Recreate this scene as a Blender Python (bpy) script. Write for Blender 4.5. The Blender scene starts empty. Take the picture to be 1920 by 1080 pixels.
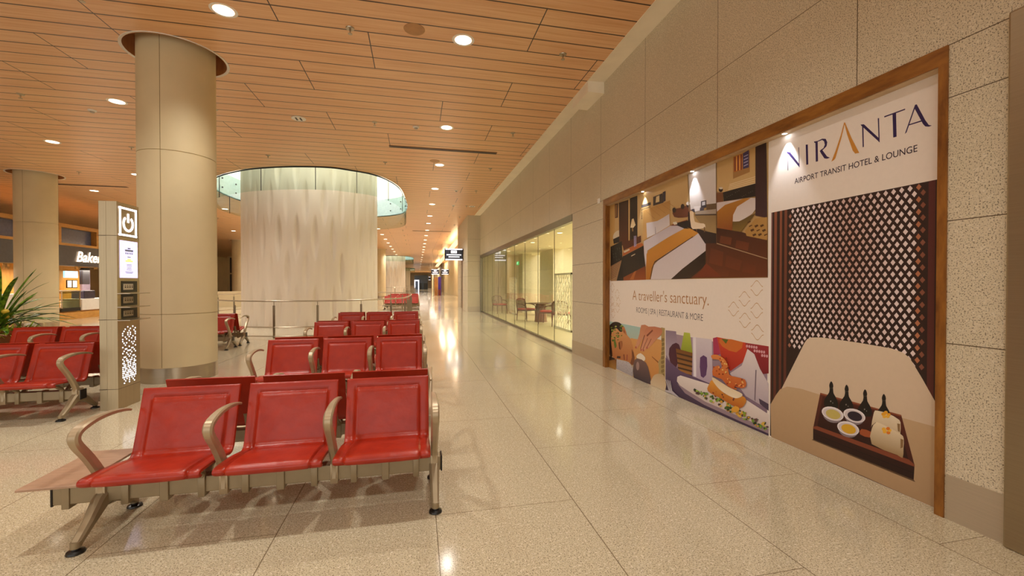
import bpy, bmesh, math, random
from math import sin, cos, pi, radians as R, hypot
from mathutils import Vector, Matrix
random.seed(7)
SC = bpy.context.scene
COL = SC.collection

# ------------------------------------------------------------------ survey helpers
# the photograph was measured with a level tape model: eye 1.5 m over the floor, 15 mm lens
EYE, FOC, YAW, PIT = 1.5, 800.0, R(12.55), R(-0.57)
_s, _c, _sp, _cp = sin(YAW), cos(YAW), sin(PIT), cos(PIT)
def ray(px, py):
    u = (px-960)/FOC; v = (540-py)/FOC
    f = _cp - v*_sp
    return (f*_s + u*_c, f*_c - u*_s, _sp + v*_cp)
def at_z(px, py, z):
    r = ray(px, py); t = (z-EYE)/r[2]; return Vector((r[0]*t, r[1]*t, z))
def at_y(px, py, y):
    r = ray(px, py); t = y/r[1]; return Vector((r[0]*t, y, EYE + r[2]*t))
def at_x(px, py, x):
    r = ray(px, py); t = x/r[0]; return Vector((x, r[1]*t, EYE + r[2]*t))

# ------------------------------------------------------------------ materials
def lin1(c):
    c /= 255.0
    return c/12.92 if c <= 0.04045 else ((c+0.055)/1.055)**2.4
def lin(h):
    if not isinstance(h, str): return tuple(h)
    h = h.lstrip('#'); return tuple(lin1(int(h[i:i+2], 16)) for i in (0, 2, 4))
class NT:
    def __init__(s, name):
        s.m = bpy.data.materials.new(name); s.m.use_nodes = True
        s.t = s.m.node_tree; s.b = s.t.nodes['Principled BSDF']; s.out = s.t.nodes['Material Output']
    def n(s, typ, **kw):
        nd = s.t.nodes.new(typ)
        for k, v in kw.items():
            if k.startswith('i_'):
                key = k[2:]; key = int(key) if key.isdigit() else key
                nd.inputs[key].default_value = v
            else: setattr(nd, k, v)
        return nd
    def l(s, a, b): s.t.links.new(a, b)
    def math(s, op, a, b=None, c=None):
        nd = s.n('ShaderNodeMath', operation=op)
        for i, x in enumerate((a, b, c)):
            if x is None: continue
            if isinstance(x, (int, float)): nd.inputs[i].default_value = x
            else: s.l(x, nd.inputs[i])
        return nd.outputs[0]
    def mix(s, f, a, b, typ='MIX'):
        nd = s.n('ShaderNodeMix', data_type='RGBA', blend_type=typ)
        for sock, x in ((nd.inputs[0], f), (nd.inputs[6], a), (nd.inputs[7], b)):
            if isinstance(x, (int, float)): sock.default_value = x
            elif isinstance(x, tuple): sock.default_value = (*x[:3], 1)
            else: s.l(x, sock)
        return nd.outputs[2]
    def coord(s, scale=(1, 1, 1)):
        tc = s.n('ShaderNodeTexCoord'); mp = s.n('ShaderNodeMapping'); mp.inputs['Scale'].default_value = scale
        s.l(tc.outputs['Object'], mp.inputs[0]); return mp.outputs[0]
    def xyz(s, v):
        nd = s.n('ShaderNodeSeparateXYZ'); s.l(v, nd.inputs[0]); return nd.outputs
    def noise(s, vec, scale, detail=3, rough=.5):
        nd = s.n('ShaderNodeTexNoise'); nd.inputs['Scale'].default_value = scale
        nd.inputs['Detail'].default_value = detail; nd.inputs['Roughness'].default_value = rough
        s.l(vec, nd.inputs['Vector']); return nd.outputs['Fac']
    def ramp(s, f, stops):
        nd = s.n('ShaderNodeValToRGB'); e = nd.color_ramp.elements
        while len(e) < len(stops): e.new(.5)
        for el, (p, c) in zip(e, stops):
            el.position = p; el.color = (*c, 1) if isinstance(c, tuple) else (c, c, c, 1)
        s.l(f, nd.inputs[0]); return nd.outputs[0]
    def bump(s, h, strength=.2, dist=.01):
        nd = s.n('ShaderNodeBump'); nd.inputs['Strength'].default_value = strength; nd.inputs['Distance'].default_value = dist
        s.l(h, nd.inputs['Height']); s.l(nd.outputs[0], s.b.inputs['Normal'])
_mc = {}
def mat(name, color='#888888', rough=.5, metal=0., var=.12, scale=9., emit=None, es=0., stretch=(1, 1, 1), coat=0., spec=.5):
    """plain coloured surface with a little procedural unevenness"""
    if name in _mc: return _mc[name]
    t = NT(name); c = lin(color)
    v = t.coord(stretch); f = t.noise(v, scale, 4)
    dk = tuple(x*(1-var) for x in c); lt = tuple(min(1, x*(1+var)) for x in c)
    t.l(t.ramp(f, [(.3, dk), (.7, lt)]), t.b.inputs['Base Color'])
    t.b.inputs['Roughness'].default_value = rough; t.b.inputs['Metallic'].default_value = metal
    t.b.inputs['Specular IOR Level'].default_value = spec
    t.b.inputs['Coat Weight'].default_value = coat; t.b.inputs['Coat Roughness'].default_value = .12
    if emit:
        t.b.inputs['Emission Color'].default_value = (*lin(emit), 1); t.b.inputs['Emission Strength'].default_value = es
    _mc[name] = t.m; return t.m

def m_floor():
    t = NT('polished_granite_floor'); v = t.coord(); x, y, z = t.xyz(v)
    fine = t.noise(v, 140, 2, .6); mid = t.noise(v, 60, 3, .6); big = t.noise(v, .45, 3)
    base = t.ramp(big, [(.3, lin('#c3b799')), (.7, lin('#cdc1a6'))])
    c = t.mix(t.ramp(fine, [(.37, 1.), (.46, 0.)]), base, lin('#6f6350'))
    c = t.mix(t.ramp(mid, [(.56, 0.), (.66, .55)]), c, lin('#f3e9d6'))
    # slabs 0.94 m wide run along y, joints staggered
    col = t.math('FLOOR', t.math('DIVIDE', t.math('ADD', x, 20.565), .94))
    fx = t.math('FRACT', t.math('DIVIDE', t.math('ADD', x, 20.565), .94))
    jx = t.math('LESS_THAN', t.math('ABSOLUTE', t.math('SUBTRACT', fx, .5)), .4970)
    off = t.math('MULTIPLY', t.math('MODULO', col, 2.), .94)
    fy = t.math('FRACT', t.math('DIVIDE', t.math('ADD', t.math('ADD', y, off), 21.65), 1.88))
    jy = t.math('LESS_THAN', t.math('ABSOLUTE', t.math('SUBTRACT', fy, .5)), .4989)
    j = t.math('MULTIPLY', jx, jy)
    wn = t.n('ShaderNodeTexWhiteNoise', noise_dimensions='2D')
    cmb = t.n('ShaderNodeCombineXYZ'); t.l(col, cmb.inputs[0])
    t.l(t.math('FLOOR', t.math('DIVIDE', t.math('ADD', t.math('ADD', y, off), 21.65), 1.88)), cmb.inputs[1])
    t.l(cmb.outputs[0], wn.inputs['Vector'])
    c = t.mix(t.math('MULTIPLY', wn.outputs['Value'], .10), c, lin('#b99f7c'))
    c = t.mix(j, lin('#7a6a52'), c)
    t.l(c, t.b.inputs['Base Color'])
    t.l(t.ramp(big, [(.3, .08), (.7, .13)]), t.b.inputs['Roughness'])
    t.b.inputs['Specular IOR Level'].default_value = .5
    return t.m
def m_wall():
    t = NT('flamed_granite_cladding'); v = t.coord(); x, y, z = t.xyz(v)
    fine = t.noise(v, 120, 2, .6); mid = t.noise(v, 55, 3); big = t.noise(v, .7, 3)
    base = t.ramp(big, [(.3, lin('#d4c8ad')), (.7, lin('#dccfb5'))])
    c = t.mix(t.ramp(fine, [(.37, .9), (.45, 0.)]), base, lin('#5f5440'))
    c = t.mix(t.ramp(mid, [(.57, 0.), (.68, .45)]), c, lin('#efe6d2'))
    def line(co, pos, w=.006): return t.math('LESS_THAN', t.math('ABSOLUTE', t.math('SUBTRACT', co, pos)), w/2)
    low = t.math('LESS_THAN', z, 2.66)
    vert = t.math('LESS_THAN', t.math('FRACT', t.math('DIVIDE', t.math('ADD', y, 11.406), 1.56)), .0045)
    vert = t.math('MULTIPLY', vert, t.math('GREATER_THAN', z, 3.0))
    j = vert
    for p in (1.12, 1.9, 2.68, 3.015, 3.87): j = t.math('MAXIMUM', j, line(z, p))
    c = t.mix(j, c, lin('#5d4c34'))
    t.l(c, t.b.inputs['Base Color']); t.b.inputs['Roughness'].default_value = .55
    t.bump(fine, .12, .003)
    return t.m
def m_ceiling():
    t = NT('wood_plank_ceiling'); v = t.coord(); x, y, z = t.xyz(v)
    k = t.math('DIVIDE', t.math('ADD', y, 20.13), .355)
    row = t.math('FLOOR', k); fr = t.math('FRACT', k)
    gap = t.math('GREATER_THAN', t.math('ABSOLUTE', t.math('SUBTRACT', fr, .5)), .467)
    band = t.math('FLOOR', t.math('DIVIDE', row, 3.))
    # butt joints every 3.55 m, shifted band by band
    zig = t.math('ABSOLUTE', t.math('SUBTRACT', t.math('MODULO', t.math('ADD', band, 1.), 4.), 2.))
    sh = t.math('ADD', x, t.math('MULTIPLY', zig, 1.18))
    jx = t.math('FRACT', t.math('DIVIDE', t.math('ADD', sh, 39.74), 3.55))
    jt = t.math('LESS_THAN', jx, .0042)
    seg = t.math('FLOOR', t.math('DIVIDE', t.math('ADD', sh, 39.74), 3.55))
    wn = t.n('ShaderNodeTexWhiteNoise', noise_dimensions='2D'); cmb = t.n('ShaderNodeCombineXYZ')
    t.l(row, cmb.inputs[0]); t.l(seg, cmb.inputs[1]); t.l(cmb.outputs[0], wn.inputs['Vector'])
    mp = t.n('ShaderNodeMapping'); mp.inputs['Scale'].default_value = (.55, 16, 1); t.l(v, mp.inputs[0])
    off = t.n('ShaderNodeVectorMath', operation='ADD'); t.l(mp.outputs[0], off.inputs[0]); t.l(wn.outputs['Color'], off.inputs[1])
    g = t.noise(off.outputs[0], 1.6, 5, .6)
    c = t.ramp(g, [(.3, lin('#dba370')), (.5, lin('#e8b888')), (.72, lin('#f2c999'))])
    c = t.mix(t.math('MULTIPLY', wn.outputs['Value'], .25), c, lin('#dfa371'))
    c = t.mix(t.math('MAXIMUM', gap, jt), c, lin('#3a1f10'))
    t.l(c, t.b.inputs['Base Color']); t.b.inputs['Roughness'].default_value = .33
    h = t.math('SUBTRACT', 1., gap); t.bump(h, .5, .01)
    return t.m
def m_wood(name, a, b, stretch, rough=.4, scale=3., pl=0):
    if name in _mc: return _mc[name]
    t = NT(name); v = t.coord(stretch); g = t.noise(v, scale, 6, .65)
    t.l(t.ramp(g, [(.3, lin(a)), (.7, lin(b))]), t.b.inputs['Base Color'])
    t.b.inputs['Roughness'].default_value = rough; _mc[name] = t.m; return t.m
def m_leather():
    t = NT('red_leather'); v = t.coord(); a = t.noise(v, 7, 4); f = t.noise(v, 180, 3)
    t.l(t.ramp(a, [(.3, lin('#961e08')), (.7, lin('#ab2a0d'))]), t.b.inputs['Base Color'])
    t.b.inputs['Roughness'].default_value = .3; t.b.inputs['Specular IOR Level'].default_value = .5
    w = t.math('ADD', t.math('MULTIPLY', t.noise(v, 8, 4), 4.), t.math('MULTIPLY', f, .2))
    t.bump(w, .26, .006); return t.m
def m_steel(name, c, rough=.3, st=(1, 1, 60)):
    if name in _mc: return _mc[name]
    t = NT(name); g = t.noise(t.coord(st), 3, 4); cc = lin(c)
    t.l(t.ramp(g, [(.3, tuple(x*.94 for x in cc)), (.7, tuple(min(1, x*1.05) for x in cc))]), t.b.inputs['Base Color'])
    t.b.inputs['Metallic'].default_value = .9; t.b.inputs['Roughness'].default_value = rough
    _mc[name] = t.m; return t.m
def m_glass(name, tint='#e4f0e4', ior=1.45):
    if name in _mc: return _mc[name]
    t = NT(name); nt = t.t; nt.nodes.remove(t.b)
    tr = t.n('ShaderNodeBsdfTransparent'); tr.inputs[0].default_value = (*lin(tint), 1)
    gl = t.n('ShaderNodeBsdfGlossy'); gl.inputs['Roughness'].default_value = .02
    fr = t.n('ShaderNodeFresnel'); fr.inputs[0].default_value = ior
    mx = t.n('ShaderNodeMixShader'); ge = t.n('ShaderNodeNewGeometry'); t.l(t.math('MULTIPLY', fr.outputs[0], t.math('SUBTRACT', 1., ge.outputs['Backfacing'])), mx.inputs[0]); t.l(tr.outputs[0], mx.inputs[1]); t.l(gl.outputs[0], mx.inputs[2])
    t.l(mx.outputs[0], t.out.inputs[0]); _mc[name] = t.m; return t.m
def m_print():
    t = NT('printed_vinyl'); at = t.n('ShaderNodeAttribute'); at.attribute_name = 'Col'
    g = t.noise(t.coord(), 30, 4)
    c = t.mix(1., at.outputs['Color'], t.ramp(g, [(.3, .975), (.7, 1.)]), 'MULTIPLY')
    t.l(c, t.b.inputs['Base Color']); t.b.inputs['Roughness'].default_value = .5; return t.m
def m_emit(name, c, s):
    if name in _mc: return _mc[name]
    t = NT(name); t.b.inputs['Base Color'].default_value = (*lin(c), 1)
    g = t.noise(t.coord(), 20, 2); e = t.ramp(g, [(0., tuple(x*.95 for x in lin(c))), (1., lin(c))])
    t.l(e, t.b.inputs['Emission Color']); t.b.inputs['Emission Strength'].default_value = s
    _mc[name] = t.m; return t.m

M_FLOOR, M_WALL, M_CEIL, M_LEATHER, M_PRINT = m_floor(), m_wall(), m_ceiling(), m_leather(), m_print()
M_CREAM = mat('cream_plaster', '#f4e9d2', .7, var=.04, scale=3)
M_CONC = mat('column_panel', '#d2c19a', .6, var=.05, scale=1.6)
M_TAN = mat('tan_powder_coat', '#9c8b6e', .38, metal=.35, var=.05)
M_TANLT = mat('champagne_metal', '#b09d80', .32, metal=.4, var=.05)
M_BLACK = mat('black_rubber', '#161412', .3, var=.1)
M_DARK = mat('dark_metal', '#2b2622', .4, metal=.5)
M_TABLE = m_wood('table_laminate', '#a08068', '#b5937a', (3, 14, 3), .3, 3)
M_STEEL = m_steel('brushed_steel', '#b9ac98', .28)
M_STEELH = m_steel('brushed_steel_grained', '#c9bda9', .42, (60, 1, 60)); M_STEELH.node_tree.nodes['Principled BSDF'].inputs['Metallic'].default_value = .6
M_KIOSK = m_steel('kiosk_steel', '#b3a386', .36, (30, 30, .6))
M_WALNUT = m_wood('walnut_frame', '#6b3d12', '#a9702c', (6, 1.4, 6), .35, 2.2)
M_WALNUTV = m_wood('walnut_frame_upright', '#6b3d12', '#a9702c', (6, 6, 1.4), .35, 2.2)
M_WHITE = mat('white_paint', '#f0ebe2', .5, var=.03)
M_GLASS = m_glass('clear_glass', '#f4f8f2', 1.6); M_SKIRT = m_glass('green_glass', '#e2eee6', 1.5)
M_LAMP = m_emit('lit_lamp', '#fff1d8', 5.)
M_LED = m_emit('white_led', '#eef2ff', 1.6)

# ------------------------------------------------------------------ mesh helpers
class MB:
    def __init__(s): s.bm = bmesh.new()
    def box(s, x0, y0, z0, x1, y1, z1, bev=0.):
        vs = [s.bm.verts.new(p) for p in ((x0,y0,z0),(x1,y0,z0),(x1,y1,z0),(x0,y1,z0),(x0,y0,z1),(x1,y0,z1),(x1,y1,z1),(x0,y1,z1))]
        fs = [s.bm.faces.new([vs[i] for i in q]) for q in ((3,2,1,0),(4,5,6,7),(0,1,5,4),(1,2,6,5),(2,3,7,6),(3,0,4,7))]
        if bev:
            es = list({e for f in fs for e in f.edges})
            bmesh.ops.bevel(s.bm, geom=es, offset=bev, segments=2, profile=.5, affect='EDGES')
        return s
    def prism(s, pts, axis, a, b):
        """outline pts (2-D) pushed along axis from a to b; axis x: (y,z), y: (x,z), z: (x,y)"""
        def P(p, t): return {'x': (t, p[0], p[1]), 'y': (p[0], t, p[1]), 'z': (p[0], p[1], t)}[axis]
        A = [s.bm.verts.new(P(p, a)) for p in pts]; B = [s.bm.verts.new(P(p, b)) for p in pts]
        n = len(pts)
        s.bm.faces.new(A); s.bm.faces.new(B[::-1])
        for i in range(n): s.bm.faces.new((A[i], B[i], B[(i+1) % n], A[(i+1) % n]))
        return s
    def lathe(s, prof, n=32, c=(0, 0, 0), close=True):
        rings = []
        for r, z in prof:
            if r < 1e-6: rings.append([s.bm.verts.new((c[0], c[1], c[2]+z))])
            else: rings.append([s.bm.verts.new((c[0]+r*cos(2*pi*i/n), c[1]+r*sin(2*pi*i/n), c[2]+z)) for i in range(n)])
        for a, b in zip(rings, rings[1:]):
            for i in range(n):
                j = (i+1) % n
                if len(a) == 1 and len(b) == 1: continue
                if len(a) == 1: s.bm.faces.new((a[0], b[i], b[j]))
                elif len(b) == 1: s.bm.faces.new((a[i], a[j], b[0]))
                else: s.bm.faces.new((a[i], a[j], b[j], b[i]))
        if close:
            for r in (rings[0], rings[-1]):
                if len(r) > 2: s.bm.faces.new(r)
        return s
    def tube(s, pts, r, n=8, closed=False):
        pts = [Vector(p) for p in pts]; m = len(pts); rr = r if isinstance(r, (list, tuple)) else [r]*m
        rings = []; up = Vector((0, 0, 1))
        for i, p in enumerate(pts):
            a = pts[i-1] if (i or closed) else p; b = pts[(i+1) % m] if (i < m-1 or closed) else p
            d = (b-a).normalized()
            u = d.cross(up)
            if u.length < .05: u = d.cross(Vector((0, 1, 0)))
            u.normalize(); w = u.cross(d)
            rings.append([s.bm.verts.new(p + rr[i]*(u*cos(2*pi*k/n) + w*sin(2*pi*k/n))) for k in range(n)])
        prs = list(zip(rings, rings[1:])) + ([(rings[-1], rings[0])] if closed else [])
        for a, b in prs:
            for k in range(n): s.bm.faces.new((a[k], a[(k+1) % n], b[(k+1) % n], b[k]))
        if not closed: s.bm.faces.new(rings[0][::-1]); s.bm.faces.new(rings[-1])
        return s
    def band(s, path, x, hw, ht):
        """flat bar swept in the y-z plane at x; hw half width along x, ht half thickness, both per point"""
        rings = []; m = len(path)
        for i, (y, z) in enumerate(path):
            a = path[max(0, i-1)]; b = path[min(m-1, i+1)]
            ty, tz = b[0]-a[0], b[1]-a[1]; L = hypot(ty, tz); ny, nz = -tz/L, ty/L
            w, t = hw[i], ht[i]; c = min(w, t)*.45
            rings.append([s.bm.verts.new((x+px, y+ny*q, z+nz*q)) for px, q in
                ((-w+c, -t), (w-c, -t), (w, -t+c), (w, t-c), (w-c, t), (-w+c, t), (-w, t-c), (-w, -t+c))])
        for a, b in zip(rings, rings[1:]):
            for k in range(8): s.bm.faces.new((a[k], a[(k+1) % 8], b[(k+1) % 8], b[k]))
        s.bm.faces.new(rings[0]); s.bm.faces.new(rings[-1])
        return s
    def sphere(s, c, r, n=8, sq=(1, 1, 1)):
        bmesh.ops.create_uvsphere(s.bm, u_segments=n*2, v_segments=n, radius=r, matrix=Matrix.Translation(c) @ Matrix.Diagonal((*sq, 1)))
        return s
    def build(s, name, m, parent=None, smooth=None, off=None, fix=True):
        """link as ONE mesh object; off: subtract this point (the parent's spot) from world-space vertices"""
        if fix: bmesh.ops.recalc_face_normals(s.bm, faces=s.bm.faces)
        if off is not None: bmesh.ops.translate(s.bm, vec=-Vector(off), verts=s.bm.verts)
        me = bpy.data.meshes.new(name); s.bm.to_mesh(me); s.bm.free()
        if smooth is not None:
            me.shade_smooth(); me.set_sharp_from_angle(angle=R(smooth))
        me.materials.append(m)
        o = bpy.data.objects.new(name, me); COL.objects.link(o)
        if parent: o.parent = parent
        return o
def tag(o, label=None, cat=None, group=None, kind=None):
    if label: o['label'] = label
    if cat: o['category'] = cat
    if group: o['group'] = group
    if kind: o['kind'] = kind
    return o
def empty(name, loc, label=None, cat=None, group=None, kind=None, rz=0.):
    o = bpy.data.objects.new(name, None); COL.objects.link(o); o.location = loc; o.rotation_euler = (0, 0, rz)
    o.empty_display_size = .1
    return tag(o, label, cat, group, kind)
def struct(name, mb, m, smooth=None):
    return tag(mb.build(name, m, smooth=smooth), kind='structure')
def copy_tree(o, parent=None):
    c = o.copy(); COL.objects.link(c); c.parent = parent
    for ch in list(o.children): copy_tree(ch, c)
    return c
def drop(c, keys=('label', 'group')):
    for k in keys:
        if k in c: del c[k]
    return c
ORD = 'nearest second third fourth fifth sixth seventh eighth ninth tenth eleventh twelfth thirteenth fourteenth fifteenth sixteenth seventeenth eighteenth nineteenth twentieth'.split()
def catmull(P, n=6, closed=False):
    P = [Vector(p) for p in P]; m = len(P); out = []
    for i in range(m if closed else m-1):
        p0 = P[i-1] if (i or closed) else P[0]; p1 = P[i]; p2 = P[(i+1) % m]; p3 = P[(i+2) % m] if (i+2 < m or closed) else P[-1]
        for k in range(n):
            t = k/n
            out.append(.5*((2*p1) + (p2-p0)*t + (2*p0-5*p1+4*p2-p3)*t*t + (3*p1-p0-3*p2+p3)*t**3))
    if not closed: out.append(P[-1])
    return out
def text_shape(body, font=None, shear=0., bold=0.):
    cu = bpy.data.curves.new('lettering', 'FONT'); cu.body = body; cu.size = 1; cu.shear = shear; cu.offset = bold
    cu.resolution_u = 4
    o = bpy.data.objects.new('lettering', cu); COL.objects.link(o)
    dg = bpy.context.evaluated_depsgraph_get(); me = bpy.data.meshes.new_from_object(o.evaluated_get(dg))
    vs = [(v.co.x, v.co.y) for v in me.vertices]; fs = [tuple(p.vertices) for p in me.polygons]
    bpy.data.objects.remove(o); bpy.data.curves.remove(cu); bpy.data.meshes.remove(me)
    return vs, fs

# ------------------------------------------------------------------ the setting
ZC = 5.13                                   # ceiling height
XW = 3.3                                    # face of the granite wall
mb = MB(); mb.box(-26, -6, -.2, 14, 150, 0); struct('floor', mb, M_FLOOR)

COLUMNS = [(-3.73, 7.85), (-12.35, 17.3), (-3.73, 47.0), (-14.6, 40.0), (-12.35, 27.4), (-12.35, 7.6)]
OPEN = [(-6.55,16.2),(-5.44,15.15),(-4.55,14.63),(-3.55,14.29),(-2.61,14.2),(-2.02,14.42),(-1.4,14.8),(-.94,15.58),(-.62,16.7),(-.49,18.3),
        (-.44,21.),(-.8,22.9),(-2.1,24.1),(-4.,24.5),(-6.,23.7),(-7.3,21.6),(-7.65,19.3),(-7.3,17.4)]
def opening(dy): return [(p.x, p.y+dy) for p in catmull([(x, y, 0) for x, y in OPEN], 4, True)]
PERIOD = 43.
# plank ceiling with real holes for the columns and the three light wells
bm = bmesh.new()
def loop(pts):
    vs = [bm.verts.new((x, y, ZC)) for x, y in pts]
    for i in range(len(vs)): bm.edges.new((vs[i], vs[(i+1) % len(vs)]))
loop([(-26, -6), (3.0, -6), (3.0, 28), (14, 28), (14, 150), (-26, 150)])
for cx, cy in COLUMNS: loop([(cx+.66*cos(2*pi*i/40), cy+.66*sin(2*pi*i/40)) for i in range(40)])
for k in range(3): loop(opening(k*PERIOD))
bmesh.ops.triangle_fill(bm, use_beauty=True, use_dissolve=False, edges=bm.edges)
for f in bm.faces:
    if f.normal.z > 0: f.normal_flip()
mb = MB(); mb.bm.free(); mb.bm = bm
tag(mb.build('ceiling', M_CEIL, fix=False), kind='structure')

# cream soffit between planks and granite, with the down-stand beam over the billboard's far end
mb = MB(); mb.box(3.0, -10, ZC, 3.7, 22.6, ZC+.1); mb.box(2.985, -10, ZC-.012, 3.0, 22.6, ZC+.1)
struct('trim_1', mb, M_CREAM)
mb = MB(); mb.box(2.99, 7.18, ZC-.2, 3.4, 7.95, ZC+.02); struct('trim_2', mb, M_CREAM)
# right-hand granite wall: solid pieces round the billboard recess and the glazing
GL0, GL1, GLT = 8.78, 22.55, 2.86
FY0, FY1, FZ = 2.055, 7.19, 3.015
mb = MB()
mb.box(XW, -10, 0, XW+.25, 1.05, FZ); mb.box(XW, -10, FZ, XW+.25, 22.6, ZC+.05)
mb.box(XW, 1.7, 0, XW+.25, FY0, FZ); mb.box(XW, FY1, 0, XW+.25, GL0, FZ)
mb.box(XW+.1, FY0, 0, XW+.25, FY1, FZ)
struct('wall_right', mb, M_WALL)
mb = MB(); mb.box(XW-.006, 1.7, 0, XW, FY0-.01, .285); mb.box(XW-.006, FY1+.02, 0, XW, GL0, .285)
struct('baseboard_right', mb, M_STEELH)
mb = MB(); mb.box(XW-.045, 1.05, 0, XW+.3, 1.755, 3.03, .012); struct('trim_3', mb, m_steel('steel_jamb', '#a89a80', .4))
# far pilaster and the stretch of wall beyond it
mb = MB(); mb.box(2.62, 22.6, 0, 3.6, 23.3, ZC+.05); mb.box(2.62, 23.3, 0, 2.8, 25.1, ZC+.05); mb.box(2.62, 26.2, 0, 2.8, 28, ZC+.05)
mb.box(2.62, 25.1, 3.0, 2.8, 26.2, ZC+.05); struct('wall_far_right', mb, M_WALL)
mb = MB(); mb.box(2.612, 22.592, 0, 3.3, 22.6, .285); struct('baseboard_far', mb, M_STEELH)
mb = MB(); mb.box(2.70, 25.1, 0, 2.76, 26.2, 3.0)
d = struct('door_1', mb, m_wood('door_brown', '#5d3418', '#7f4c26', (5, 5, 1), .4))
h = MB(); h.box(2.66, 25.25, .95, 2.70, 25.29, 1.35); h.build('door_handle', M_STEEL, d)
mb = MB(); mb.box(4.6, 28, 0, 4.8, 150, ZC+.05); mb.box(2.62, 28, 0, 4.6, 28.2, ZC+.05); struct('wall_far_hall', mb, mat('hall_plaster', '#e0c99a', .6, var=.05, scale=1))
mb = MB(); mb.box(-26.2, -10, 0, -26, 150, ZC+.05); struct('wall_left', mb, mat('left_plaster', '#cdb68c', .6, var=.06, scale=1))
mb = MB(); mb.box(-26, 150, 0, 14, 150.2, ZC+.05); struct('wall_end', mb, mat('end_plaster', '#b8a98c', .6))
# illuminated cove band where the hall widens
mb = MB(); mb.prism([(2.65, 30.), (3.05, 30.), (3.7, 78.), (3.2, 78.)], 'z', 4.55, 4.62)
tag(mb.build('trim_4', m_emit('cove_glow', '#ffe7b8', 1.0)), kind='structure')

# glazing of the lounge: eight tall panes in a slim steel frame
M_FRM = m_steel('glazing_frame', '#8f8878', .35)
w1 = MB(); w1.box(XW-.01, GL0, GLT, XW+.1, GL1+.05, FZ); w1.box(XW+.02, GL0, 0, XW+.1, GL1, .05)
w1.box(XW-.02, GL1-.06, 0, XW+.12, GL1+.05, FZ); w1.box(XW+.02, GL0, 0, XW+.09, GL0+.03, GLT)
w1 = struct('window_1', w1, M_FRM)
PN = [GL0+.03] + [at_x(p, 560, XW+.05).y for p in (1039, 1008.5, 984, 964.5, 948.5, 934, 923, 914.5, 908, 902)] + [GL1-.07]
for a, b in zip(PN, PN[1:]):
    p = MB(); p.box(XW+.05, a+.006, .05, XW+.062, b-.006, GLT); p.build('pane', M_GLASS, w1)
p = MB()
for y in PN[1:-1]: p.box(XW+.05, y-.006, .05, XW+.062, y+.006, GLT)
p.build('seal', mat('pane_seal', '#4b473c', .4), w1)

# ------------------------------------------------------------------ lounge behind the glass
LC = 3.05
mb = MB(); mb.box(XW+.1, GL0, .001, 9.2, GL1+.3, .012); struct('floor_lounge', mb, m_wood('lounge_boards', '#d3bf8e', '#e6d7ab', (1.2, 9, 1), .35, 2))
mb = MB(); mb.box(9.2, GL0-.3, 0, 9.4, GL1+.5, LC+.6); mb.box(XW+.25, GL0-.3, 0, 9.2, GL0-.1, LC+.6); mb.box(XW+.25, GL1+.1, 0, 9.2, GL1+.3, LC+.6)
struct('wall_lounge', mb, mat('lounge_wall', '#d9ccae', .55, var=.05, scale=1))
mb = MB(); mb.box(XW+.25, GL0-.3, LC, 6.4, GL1+.3, LC+.1); mb.box(6.4, GL0-.3, LC+.5, 9.3, GL1+.3, LC+.6); struct('ceiling_lounge', mb, mat('lounge_ceiling', '#efe6cb', .7, var=.03))
mb = MB(); mb.box(6.36, GL0-.1, LC+.1, 6.4, GL1+.1, LC+.5); tag(mb.build('trim_5', m_emit('lounge_cove', '#fffbe6', 3.0)), kind='structure')
for i, (xx, ya, yb) in enumerate(((5.9, 18.1, 20.2), (5.3, 21.3, 22.2))):
    mb = MB(); mb.box(xx, ya, .012, xx+.48, yb, LC-.001)
    tag(mb.build('lounge_pier', mat('pier_stone', '#e6dabc', .35, var=.06)), ['square cream pier behind the glass, nearer one', 'square cream pier deep behind the far glass panes'][i], 'pillar', kind='thing')

# ------------------------------------------------------------------ round columns
COLLAB = ['large round cream column behind the charging totem', 'round cream column at the left beyond the potted plant', 'far round column showing as a sliver past the pale drum',
          'distant round column at the left edge of the pale drum', 'far round column in the left bay', 'round column outside the left of the view']
for i, (cx, cy) in enumerate(COLUMNS):
    if i in (4, 5): continue
    t = empty('round_column', (cx, cy, 0), COLLAB[i], 'column', 'round concrete columns', 'thing')
    r = .507
    prof = [(r, .0)]
    m_ = MB(); prof = [(r, .23)]
    for zj in (1.04, 3.5):
        prof += [(r, zj-.006), (r-.012, zj-.004), (r-.012, zj+.004), (r, zj+.006)]
    prof += [(r, ZC+.5)]
    m_.lathe(prof, 64); sh = m_.build('shaft', M_CONC, t, 30)
    m_ = MB()
    for a in (R(-89), R(31), R(151)): m_.tube([((r+.0005)*cos(a), (r+.0005)*sin(a), .24), ((r+.0005)*cos(a), (r+.0005)*sin(a), ZC+.4)], .0035, 6)
    m_.build('panel_joint', mat('joint_line', '#8d7a55', .6), sh)
    m_ = MB(); m_.lathe([(r+.004, 0), (r+.004, .23), (r-.01, .235)], 64); m_.build('base_ring', M_STEEL, t, 30)
    m_ = MB(); m_.lathe([(.66, 0), (.70, -.012), (.70, .0)], 56, (0, 0, ZC), False); m_.build('ceiling_ring', M_WHITE, t, 40)
    m_ = MB(); m_.lathe([(.66, -.005), (.66, .32), (.52, .33)], 56, (0, 0, ZC), False); m_.build('recess_collar', m_wood('collar_wood', '#b0703e', '#c98d5a', (4, 4, 1)), t, 40)

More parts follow.
